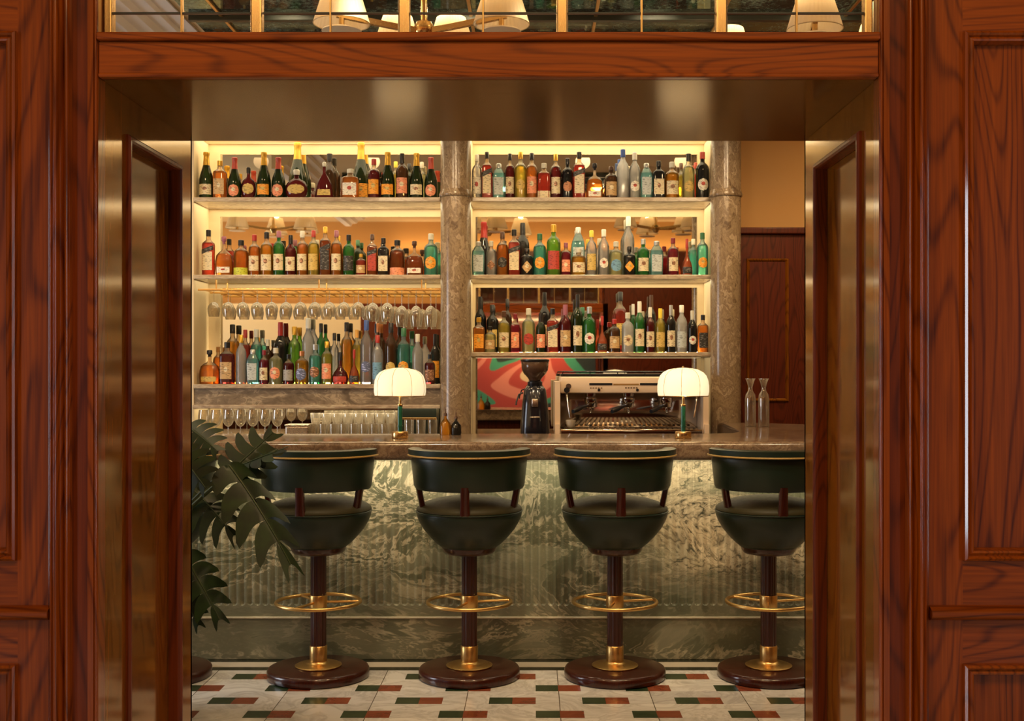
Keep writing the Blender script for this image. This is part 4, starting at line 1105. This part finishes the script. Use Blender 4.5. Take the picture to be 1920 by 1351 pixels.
# steel ice bucket and drawer
ib = empty('ice_well', (vx(560, 7.66), 7.66, ZC + .0006), 'low steel ice well on the work counter between wine glasses and tumblers', 'ice well')
new_obj('body', bx(-.075, .075, -.07, .07, 0, .09, .01, 3), STEEL, ib)
new_obj('lid', bx(-.078, .078, -.073, .073, .091, .10, .004), STEEL, ib)
dr = empty('bottle_fridge', (vx(786, 7.95), 7.95, ZC + .0006), 'dark green drawer unit with a brass strip behind the tall tumblers', 'drawer unit')
new_obj('body', bx(-.125, .125, -.09, .13, 0, .195, .003), DARKBEAM, dr)
new_obj('brass_strip', bx(-.125, .125, -.098, -.0905, .120, .135, .002), BRASS_B, dr)

# carafes at the end of the counter
def carafe():
    r = empty('carafe', (0, 0, 0))
    out = [(0, 0), (.030, 0), (.032, .004), (.032, .165), (.028, .190), (.014, .212), (.012, .232), (.020, .262), (.028, .282)]
    inn = [(a - .0018, b_ + .001) for a, b_ in reversed(out[2:])] + [(0, .010)]
    new_obj('body', lathe(bmesh.new(), out + inn, 28), glass_m, r, 60)
    new_obj('lip', lathe(bmesh.new(), [(.026, .281), (.0295, .281), (.0295, .285), (.026, .285), (.026, .281)], 28), glass_m, r, 60)
    return r
c1 = carafe(); c2 = copy_tree(c1)
c1.location = (vx(1407, 6.95), 6.95, CT + .0006); c2.location = (vx(1432, 6.90), 6.90, CT + .0006)
tag(c1, 'clear glass carafe on the counter end, the one touching the column', 'carafe', 'carafes on the counter end')
tag(c2, 'clear glass carafe on the counter end, nearer the dark panelled wall', 'carafe', 'carafes on the counter end')
# bitters bottles
def bitters(x, y, col, lab, rb, H):
    r = empty('bitters_bottle', (x, y, CT + .0006))
    new_obj('body', lathe(bmesh.new(), [(0, 0), (rb, 0), (rb * 1.05, .01), (rb, H * .42), (rb * .6, H * .55), (rb * .28, H * .62), (rb * .26, H * .74), (0, H * .74)], 24), gmat(col), r, 60)
    new_obj('pourer', lathe(bmesh.new(), [(0, H * .72), (rb * .36, H * .72), (rb * .34, H * .8), (rb * .14, H * .84), (rb * .10, H), (0, H)], 16), cmat('brown'), r, 50)
    tag(r, lab, 'bottle')
bitters(vx(835, 6.05), 6.05, 'orange', 'small orange bitters bottle on the counter at the foot of the column', 0.028, 0.135)
bitters(vx(855, 6.05), 6.05, 'black', 'small black bitters bottle on the counter beside the orange one', 0.026, 0.115)

# ------------------------------------------------------------------ table lamps
def shade_mat(name, c0, es):
    m, nt, b = base_mat(name)
    b.inputs['Base Color'].default_value = (*c0, 1); b.inputs['Roughness'].default_value = 0.6
    b.inputs['Emission Color'].default_value = (1.0, 0.80, 0.50, 1); b.inputs['Emission Strength'].default_value = es
    return m
SHADE_T = shade_mat('opal_glass_shade', (0.85, 0.78, 0.62), 0.85)
SHADE_R = pmat('shade_ribs', (0.55, 0.42, 0.22), 0.5)
GREENST = pmat('green_marble_stem', (0.010, 0.085, 0.055), 0.15, 0, 0.6)
def table_lamp():
    r = empty('table_lamp', (0, 0, 0))
    new_obj('base', lathe(bmesh.new(), [(0, 0), (.038, 0), (.040, .003), (.040, .030), (.037, .034), (0, .035)], 40), BRASS_B, r, 40)
    new_obj('stem', lathe(bmesh.new(), [(0, .034), (.012, .034), (.012, .055), (.015, .056), (.015, .062), (.012, .063), (.012, .158), (0, .158)], 24), GREENST, r, 40)
    new_obj('neck', lathe(bmesh.new(), [(0, .157), (.013, .157), (.013, .166), (.0065, .168), (.0065, .245), (0, .245)], 20), BRASS_B, r, 40)
    new_obj('socket_plate', lathe(bmesh.new(), [(0, .238), (.05, .238), (.05, .241), (0, .241)], 24), BRASS_B, r, 40)
    nl = 8
    rf = lambda a, z: 1 - 0.035 * (1 - abs(math.sin(nl / 2 * (a + 0.2)))) ** 3
    R = .126
    prof = [(.97, 0), (1, .02), (1.0, .05), (.97, .075), (.90, .098), (.78, .115), (.60, .127), (.35, .134), (.08, .137)]
    out = [(R * a, .207 + z) for a, z in prof]; inn = [(R * a - .003, .207 + z - .001) for a, z in reversed(prof)]
    sh = new_obj('shade', lathe(bmesh.new(), out + inn, 96, rfun=rf), SHADE_T, r, 60)
    bm = bmesh.new()
    for k in range(nl):
        a = 2 * PI * k / nl - 0.2
        tube(bm, [(math.cos(a) * R * q * .972, math.sin(a) * R * q * .972, .207 + z) for q, z in prof[:-1]], 0.0012, 6)
    new_obj('seams', bm, SHADE_R, sh)
    bm = bmesh.new(); tube(bm, [(R * .965 * math.cos(2 * PI * i / 48), R * .965 * math.sin(2 * PI * i / 48), .207) for i in range(48)], .002, 6, True)
    new_obj('brass_rim', bm, BRASS_B, sh)
    new_obj('finial', lathe(bmesh.new(), [(0, .340), (.008, .341), (.006, .350), (0, .353)], 16), BRASS_B, r, 40)
    return r
L1 = table_lamp(); L2 = copy_tree(L1)
YL = 5.72
L1.location = (vx(750, YL), YL, CT + .0006); L2.location = (vx(1281, YL), YL, CT + .0006)
tag(L1, 'lit opal dome table lamp with green stem standing before the low bottle shelf', 'table lamp', 'table lamps on the counter')
tag(L2, 'lit opal dome table lamp with green stem standing before the coffee machine', 'table lamp', 'table lamps on the counter')
for L in (L1, L2): point('lamp_bulb', (L.location.x, YL, CT + .262), 3.0, (1, .78, .48), .03)

# ------------------------------------------------------------------ coffee machine
YMc = 7.30
em = empty('espresso_machine', (vx(1184, YMc), 7.42, ZC + .0006), 'champagne-steel espresso machine with three group heads behind the second table lamp', 'espresso machine')
W2 = 288 / 2 * YMc / F
def ec(name, bm, mat, s=40, par=None): return new_obj(name, bm, mat, par or em, s)
zt_, zh, ztr = vz(706, YMc) - ZC, vz(737, YMc) - ZC, vz(800, YMc) - ZC
CHAMP = pmat('champagne_steel', (0.86, 0.68, 0.50), 0.38, 0.12)
yf = YMc - 7.42
ec('top_housing', bx(-W2 + .035, W2 - .035, yf, .30, zh, zt_, .008, 3), CHAMP)
for s in (-1, 1):
    ec('side_plate', prism(bmesh.new(), [(s * W2, yf - .02), (s * (W2 - .034), yf - .02), (s * (W2 - .034), .30), (s * W2, .30)], .06, zt_ - .03), CHAMP)
    ec('side_foot', prism(bmesh.new(), [(s * (W2 - .002), yf - .05), (s * (W2 - .03), yf - .05), (s * (W2 - .03), .2), (s * (W2 - .002), .2)], .04, .115), CHAMP)
ec('back_panel', bx(-W2 + .035, W2 - .035, .13, .30, .085, zh, .004), CHROME)
ec('drip_tray', bx(-W2 + .035, W2 - .035, yf - .03, .30, .05, .085, .006, 2), CHROME)
bm = bmesh.new()
for k in range(26): box(bm, -W2 + .06 + k * .0325, -W2 + .078 + k * .0325, yf - .02, .10, .0855, .090)
ec('grate', bm, pmat('dark_grate', (0.20, 0.15, 0.10), 0.4, 0.6))
for x in (-W2 + .1, W2 - .1):
    for y in (yf + .03, .24): ec('foot', cyl(bmesh.new(), (x, y, 0), (x, y, .05), .022, .018), BLACK)
ec('black_base', bx(-W2 + .05, W2 - .05, yf, .28, .02, .05), BLACK)
# cup rail on top
bm = bmesh.new(); tube(bm, [(-W2 + .05, yf + .01, zt_ + .03), (W2 - .05, yf + .01, zt_ + .03)], .005, 8)
for k in range(6):
    x = -W2 + .05 + k * (2 * W2 - .1) / 5; cyl(bm, (x, yf + .01, zt_), (x, yf + .01, zt_ + .03), .003, n=8)
ec('cup_rail', bm, BLACK)
ec('cup_tray', bx(-W2 + .04, W2 - .04, yf + .02, .29, zt_, zt_ + .018, .004), BLACK)
# dark display strips, badge and small printed marks
ec('display_strip', bx(vx(1105, YMc) - em.location.x, vx(1148, YMc) - em.location.x, yf - .002, yf + .004, vz(722, YMc) - ZC, vz(718, YMc) - ZC), BLACK)
ec('display_strip', bx(vx(1200, YMc) - em.location.x, vx(1262, YMc) - em.location.x, yf - .002, yf + .004, vz(722, YMc) - ZC, vz(718, YMc) - ZC), BLACK)
ec('brass_strip', bx(vx(1150, YMc) - em.location.x, vx(1198, YMc) - em.location.x, yf - .0015, yf + .004, vz(722, YMc) - ZC, vz(719, YMc) - ZC), BRASS)
bdg = ec('round_badge', cyl(bmesh.new(), (vx(1066, YMc) - em.location.x, yf - .003, vz(724, YMc) - ZC), (vx(1066, YMc) - em.location.x, yf + .004, vz(724, YMc) - ZC), .017, n=24), pmat('badge_brown', (0.07, 0.04, 0.03), 0.4))
bm = bmesh.new()
for k in range(5): box(bm, vx(1106 + k * 5, YMc) - em.location.x, vx(1109.4 + k * 5, YMc) - em.location.x, yf - .001, yf + .003, vz(728.5, YMc) - ZC, vz(726, YMc) - ZC)
for k in range(5): box(bm, vx(1172 + k * 5, YMc) - em.location.x, vx(1175.4 + k * 5, YMc) - em.location.x, yf - .001, yf + .003, vz(728.5, YMc) - ZC, vz(725.5, YMc) - ZC)
ec('printed_marks', bm, pmat('print_brown', (0.20, 0.12, 0.07), 0.5))
for px in (1108, 1180, 1252):
    x = vx(px, YMc) - em.location.x
    g = ec('group_head', lathe(bmesh.new(), [(0, zh - .062), (.034, zh - .062), (.038, zh - .055), (.038, zh - .03), (.030, zh - .022), (.034, zh + .001), (0, zh + .001)], 32, cx=x, cy=yf + .07), CHROME)
    pf = ec('portafilter', lathe(bmesh.new(), [(0, zh - .095), (.020, zh - .095), (.033, zh - .088), (.035, zh - .0625), (0, zh - .0625)], 28, cx=x, cy=yf + .07), CHROME, 40)
    ec('handle', tube(bmesh.new(), [(x - .02, yf + .045, zh - .078), (x - .05, yf - .01, zh - .086), (x - .085, yf - .07, zh - .098), (x - .115, yf - .115, zh - .110)], [.008, .012, .016, .012], 14), BLACK, 60, pf)
    sp_ = ec('spout', tube(bmesh.new(), [(x, yf + .07, zh - .094), (x, yf + .055, zh - .112), (x, yf + .05, zh - .125)], .008, 10), CHROME, 60, pf)
    bm = bmesh.new(); cyl(bm, (x + .05, yf - .008, zh + .02), (x + .05, yf + .002, zh + .02), .009, n=16)
    ec('button', bm, BLACK)
for s in (-1, 1):
    x = s * (W2 - .075)
    ec('steam_wand', tube(bmesh.new(), [(x, yf + .0, zh + .01), (x, yf - .03, zh - .02), (x - s * .01, yf - .045, zh - .09), (x - s * .02, yf - .05, zh - .15)], .0055, 10), CHROME, 60)
    ec('steam_knob', cyl(bmesh.new(), (x, yf - .03, zh + .02), (x, yf - .001, zh + .02), .018, .016, n=20), BLACK)
# cups standing on the drip tray
cup = new_obj('espresso_cup', lathe(bmesh.new(), [(0, 0), (.018, 0), (.022, .004), (.030, .030), (.032, .048), (.030, .048), (.027, .030), (.018, .008), (0, .008)], 24), pmat('white_china', (.75, .70, .60), .2, 0, .5), None, 60)
cup.location = (em.location.x - W2 + .10, YMc + .02, ZC + .0925)
tag(cup, 'small white cup standing on the coffee machine drip tray', 'cup')

# grinder
YG = 7.32; ZCG = ZC + .0006
gx = vx(1003, YG)
gr = empty('coffee_grinder', (gx, YG, ZCG), 'black coffee grinder with a clear bean hopper beside the espresso machine', 'coffee grinder')
def gc(n, bm, m, s=50): return new_obj(n, bm, m, gr, s)
DKMETAL = pmat('black_gloss_metal', (0.012, 0.012, 0.018), 0.22, 0.3, 0.5)
gc('body', lathe(bmesh.new(), [(0, 0), (.092, 0), (.094, .01), (.090, .12), (.080, .24), (.068, .33), (.050, .352), (0, .352)], 40, e=2.6), DKMETAL)
gc('collar', lathe(bmesh.new(), [(0, .351), (.042, .351), (.046, .36), (.046, .378), (.036, .385), (0, .385)], 32), BLACK)
BEAN = liquid('hopper_plastic', (0.16, 0.07, 0.035), 0.5, 0.35)
gc('hopper', lathe(bmesh.new(), [(0, .384), (.034, .385), (.046, .405), (.070, .430), (.082, .455), (.086, .50), (.084, .502), (.080, .456), (.066, .432), (.042, .408), (0, .395)], 40), BEAN)
gc('beans', lathe(bmesh.new(), [(0, .397), (.038, .409), (.062, .434), (.076, .458), (.05, .468), (0, .474)], 32), pmat('coffee_beans', (0.035, 0.014, 0.006), 0.4))
gc('lid', lathe(bmesh.new(), [(0, .503), (.088, .503), (.090, .506), (.089, .516), (.07, .522), (0, .524)], 40), BLACK)
gc('dosing_lever', tube(bmesh.new(), [(-.075, -.03, .31), (-.10, -.05, .30), (-.115, -.07, .255), (-.117, -.075, .235)], .005, 8), BLACK)
gc('spout', bx(-.02, .02, -.105, -.06, .225, .275, .006), STEEL)
gc('fork', tube(bmesh.new(), [(-.028, -.085, .16), (-.028, -.125, .162), (.028, -.125, .162), (.028, -.085, .16)], .004, 8), STEEL)

# ------------------------------------------------------------------ chandeliers
SHADE_C = bpy.data.materials.new('pleated_fabric_shade'); SHADE_C.use_nodes = True
nt = SHADE_C.node_tree; nt.nodes.remove(nt.nodes['Principled BSDF'])
tl = N(nt, 'ShaderNodeBsdfTranslucent'); tl.inputs[0].default_value = (0.90, 0.74, 0.48, 1)
df = N(nt, 'ShaderNodeBsdfDiffuse'); df.inputs[0].default_value = (0.82, 0.70, 0.50, 1)
mx = N(nt, 'ShaderNodeMixShader', Fac=0.45); nt.links.new(tl.outputs[0], mx.inputs[1]); nt.links.new(df.outputs[0], mx.inputs[2])
nt.links.new(mx.outputs[0], nt.nodes['Material Output'].inputs[0])
BULB = pmat('warm_bulb', (1, .9, .7), .4, emis=(1.0, 0.74, 0.40), es=25)
DISH = pmat('ivory_dish', (0.80, 0.70, 0.52), 0.3, 0, 0.3)
def chandelier(x, y, angles, rad, label, zarm=2.765, drop=0.0):
    r = empty('chandelier', (x, y, CEIL))
    z0 = zarm - CEIL
    new_obj('canopy', lathe(bmesh.new(), [(0, -.045), (.06, -.045), (.075, -.04), (.08, -.026), (0, -.026)], 32), BRASS_B, r, 40)
    new_obj('rod', cyl(bmesh.new(), (0, 0, z0), (0, 0, -.044), .014, n=20), BRASS_B, r, 40)
    new_obj('hub', lathe(bmesh.new(), [(0, z0 - .045), (.02, z0 - .042), (.032, z0 - .02), (.040, z0 - .012), (.040, z0 + .012), (.03, z0 + .03), (0, z0 + .032)], 32), BRASS_B, r, 50)
    for a in angles:
        a = math.radians(a); d = Vector((math.cos(a), math.sin(a), 0)); s = Vector((-d.y, d.x, 0))
        bm = bmesh.new(); A = []
        for t, z in ((0.035, -.005), (rad * .35, .0), (rad * .75, .012), (rad + .02, .022)):
            A.append([bm.verts.new(d * t + s * u * .010 + Vector((0, 0, z0 + z + v * .011))) for u, v in ((-1, -1), (1, -1), (1, 1), (-1, 1))])
        for P_, Q in zip(A, A[1:]):
            for i in range(4): bm.faces.new((P_[i], P_[(i + 1) % 4], Q[(i + 1) % 4], Q[i]))
        bm.faces.new(A[0]); bm.faces.new(A[-1])
        arm = new_obj('arm', bm, BRASS_B, r)
        c = d * rad
        tb = (c - s * 0.0 + d * 0.0)
        new_obj('candle_tube', lathe(bmesh.new(), [(0, z0 - .03), (.016, z0 - .03), (.016, z0 - .024), (.011, z0 - .022), (.011, z0 + .075), (.018, z0 + .077), (.018, z0 + .083), (.010, z0 + .085), (.010, z0 + .11), (0, z0 + .11)], 24, cx=c.x, cy=c.y), BRASS_B, r, 40)
        new_obj('dish', lathe(bmesh.new(), [(0, z0 - .034), (.075, z0 - .036), (.078, z0 - .042), (0, z0 - .046)], 40, cx=c.x, cy=c.y), DISH, r, 40)
        npl = 36
        rf = lambda an, z: 1 + 0.012 * math.sin(npl * an)
        prof = [(.110, z0 - .012), (.096, z0 + .035), (.080, z0 + .085), (.062, z0 + .145)]
        sh = new_obj('lamp_shade', lathe(bmesh.new(), prof, 144, cx=c.x, cy=c.y, rfun=rf), SHADE_C, r, True)
        bm = bmesh.new(); tube(bm, [(c.x + .110 * math.cos(2 * PI * i / 40), c.y + .110 * math.sin(2 * PI * i / 40), z0 - .012) for i in range(40)], .002, 6, True)
        new_obj('shade_rim', bm, SHADE_R, sh)
        new_obj('bulb', lathe(bmesh.new(), [(0, z0 + .11), (.010, z0 + .112), (.016, z0 + .13), (.010, z0 + .15), (0, z0 + .156)], 16, cx=c.x, cy=c.y), BULB, r, True)
        point('chandelier_bulb', (x + c.x, y + c.y, CEIL + z0 + .168), 2.2, (1.0, 0.70, 0.38), .02)
    tag(r, label, 'chandelier', 'brass chandeliers with pleated shades')
    return r
chandelier(-.44, 4.72, (-20, 202, 75, 115), .335, 'brass chandelier with cream pleated shades behind the middle of the transom')
chandelier(1.17, 5.02, (262, 150, 20, 325), .35, 'brass chandelier with one cream pleated shade showing at the transom end')
chandelier(-2.50, 4.95, (262, 150, 20, 325), .35, 'brass chandelier reflected in the mirror behind the middle shelf of whiskies')

# ------------------------------------------------------------------ painting at the far end of the front room (seen in the mirror)
pa = empty('painting', (0, -3.585, 1.25), 'large abstract painting of pink red green and cream shapes, reflected behind the grinder', 'painting')
m, nt, b = base_mat('abstract_paint')
tc = N(nt, 'ShaderNodeTexCoord'); mp = N(nt, 'ShaderNodeMapping'); mp.inputs['Scale'].default_value = (1.1, 1, 1.5); mp.inputs['Location'].default_value = (0.4, 0, 0.9)
nt.links.new(tc.outputs['Object'], mp.inputs[0])
n1 = N(nt, 'ShaderNodeTexNoise', Scale=0.9, Detail=0.0, Distortion=0.35); nt.links.new(mp.outputs[0], n1.inputs['Vector'])
cr = ramp(nt, n1.outputs['Fac'], [(0.0, (0.02, 0.03, 0.03)), (0.36, (0.05, 0.30, 0.18)), (0.42, (0.45, 0.06, 0.05)), (0.50, (0.72, 0.24, 0.18)), (0.56, (0.45, 0.06, 0.05)), (0.61, (0.70, 0.55, 0.34)), (0.68, (0.60, 0.25, 0.06))], 'CONSTANT')
nt.links.new(cr.outputs[0], b.inputs['Base Color'])
new_obj('canvas', bx(-1.05, 1.05, -.012, .012, -.62, .48, .003), m, pa)
bm = bmesh.new(); ring_mould(bm, -1.09, 1.09, -.66, .52, [(0, 0), (0, .03), (.03, .03), (.04, .012)], lambda a, z, o: (a, -.012 + o, z))
new_obj('frame', bm, W_BACK, pa)
area('picture_light', (0, -3.0, 2.3), (math.radians(35), 0, math.radians(180)), 1.6, 0.05, 32, WARM)

# ------------------------------------------------------------------ monstera plant
LEAF = bpy.data.materials.new('monstera_leaf'); LEAF.use_nodes = True
nt = LEAF.node_tree; b = nt.nodes['Principled BSDF']
tc = N(nt, 'ShaderNodeTexCoord'); nn = N(nt, 'ShaderNodeTexNoise', Scale=14, Detail=3); nt.links.new(tc.outputs['Object'], nn.inputs['Vector'])
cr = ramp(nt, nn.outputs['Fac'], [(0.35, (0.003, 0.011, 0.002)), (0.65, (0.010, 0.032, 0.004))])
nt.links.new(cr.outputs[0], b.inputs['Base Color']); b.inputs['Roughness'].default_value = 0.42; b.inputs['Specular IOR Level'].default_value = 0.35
STEM = pmat('plant_stem', (0.035, 0.055, 0.012), 0.5)
POT = pmat('dark_clay_pot', (0.03, 0.022, 0.018), 0.6)
YPL = 4.75
plant = empty('monstera_plant', (-1.85, YPL, 0), 'dark glossy monstera plant with split leaves leaning in front of the first stool', 'plant')
def pc(n, bm, m, s=50, par=None):
    return new_obj(n, bm, m, par or plant, s)
pc('pot', lathe(bmesh.new(), [(0, 0), (.15, 0), (.17, .02), (.21, .34), (.22, .36), (.20, .36), (.19, .33), (0, .33)], 40), POT)
pc('soil', lathe(bmesh.new(), [(0, .331), (.188, .331), (0, .345)], 24), pmat('soil', (.02, .012, .008), .9))
def leaf(base, tip, width, normal, droop=0.12, nl=6, cut=0.62, spread=1.0, fold=0.25):
    """split leaf: two fans of lobes from a midrib, coordinates local to the plant"""
    base, tip = Vector(base), Vector(tip)
    ax = tip - base; L = ax.length; t = ax.normalized()
    nrm = Vector(normal); nrm = (nrm - t * nrm.dot(t)).normalized(); s = t.cross(nrm)
    bm = bmesh.new()
    def pt(u, v):   # u along, v across
        bend = -droop * (u * u) * L
        return base + t * (u * L) + s * v + nrm * (-fold * abs(v)) + Vector((0, 0, bend - 0.9 * v * v / max(width, .01) * droop * 4))
    M = 60
    def halfw(u):
        return width / 2 * (math.sin(PI * min(1, (u + 0.10) / 1.10)) ** 0.62) * (1.0 if u > 0 else 1)
    prev = None
    for side in (-1, 1):
        # lobes sweep forward: build strips from the midrib outwards
        for k in range(nl):
            ua, ub = k / nl, (k + 1) / nl
            K = 9
            rows = []
            for j in range(K + 1):
                q = j / K          # 0 at the midrib, 1 at the margin
                gap = 0.0 if q < (1 - cut) else (q - (1 - cut)) / cut
                half = (ub - ua) / 2 * (1 - 0.16 * gap ** 0.5 - 0.55 * max(0, q - 0.75) / 0.25 * 1.0)
                mid = (ua + ub) / 2 + 0.20 * q * q * spread - 0.10 * q * (1 - (ua + ub) / 2) * 2
                hw_ = halfw((ua + ub) / 2 + 0.05)
                v = side * hw_ * q
                rows.append([bm.verts.new(pt(max(-0.15, mid + half * w_), v)) for w_ in (-1, -0.35, 0.35, 1)])
            for A, B in zip(rows, rows[1:]):
                for i in range(3): bm.faces.new((A[i], A[i + 1], B[i + 1], B[i]))
    bmesh.ops.remove_doubles(bm, verts=bm.verts, dist=0.0006)
    g = bmesh.ops.solidify(bm, geom=list(bm.faces), thickness=0.0012)
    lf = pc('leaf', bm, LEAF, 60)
    mr_ = bmesh.new(); tube(mr_, [pt(q / 10, 0) + nrm * 0.001 for q in range(-0, 11)], [0.0035 - 0.00025 * q for q in range(11)], 6)
    pc('midrib', mr_, STEM, 60, lf)
    return pt(0, 0)
def PL(px, py, D): return Vector((vx(px, D) + 1.85, D - YPL, vz(py, D)))
def stem(p0, p1, sag, r=0.006):
    p0, p1 = Vector(p0), Vector(p1)
    bm = bmesh.new(); pts = []
    for i in range(13):
        t = i / 12; p_ = p0.lerp(p1, t); p_.z += sag * math.sin(PI * t); pts.append(p_)
    tube(bm, pts, [r * (1.3 - .5 * i / 12) for i in range(13)], 8)
    pc('stem', bm, STEM, 60)
soil = lambda a: Vector((0.06 * math.cos(a), 0.06 * math.sin(a), 0.335))
leaves = [  # base px, tip px, depths, width, normal, params
  ((430, 872, 4.62), (545, 1025, 4.50), .25, (0.55, -0.75, 0.5), dict(droop=.16, nl=5, cut=.74)),
  ((430, 885, 4.70), (512, 812, 4.80), .24, (-0.2, -0.95, 0.2), dict(droop=-.02, nl=5, cut=.6)),
  ((452, 872, 4.72), (532, 838, 4.66), .10, (0, -0.5, 0.8), dict(droop=.03, nl=4, cut=.4)),
  ((352, 800, 4.80), (408, 838, 4.75), .20, (0.1, -0.9, 0.4), dict(droop=.1, nl=5, cut=.6)),
  ((335, 850, 4.60), (385, 905, 4.55), .22, (-0.4, -0.8, 0.3), dict(droop=.1, nl=5, cut=.6)),
  ((350, 905, 4.80), (438, 985, 4.70), .22, (0.3, -0.9, 0.3), dict(droop=.14, nl=6, cut=.7)),
  ((345, 1040, 4.60), (412, 1150, 4.55), .20, (0.3, -0.8, 0.4), dict(droop=.08, nl=5, cut=.45)),
  ((330, 1090, 4.75), (372, 1165, 4.70), .15, (-0.2, -0.9, 0.3), dict(droop=.08, nl=5, cut=.45)),
  ((250, 900, 4.9), (200, 780, 4.9), .34, (-0.3, -0.8, 0.5), dict(droop=.1, nl=6, cut=.7)),
  ((240, 960, 4.6), (130, 1010, 4.5), .34, (-0.3, -0.6, 0.7), dict(droop=.1, nl=6, cut=.7)),
]
for i, (b0, t0, wd, nm, kw) in enumerate(leaves):
    pb = PL(*b0)
    leaf(pb, PL(*t0), wd, nm, **kw)
    stem(soil(i * 0.7), pb, 0.05 if i < 6 else 0.12, 0.0065)
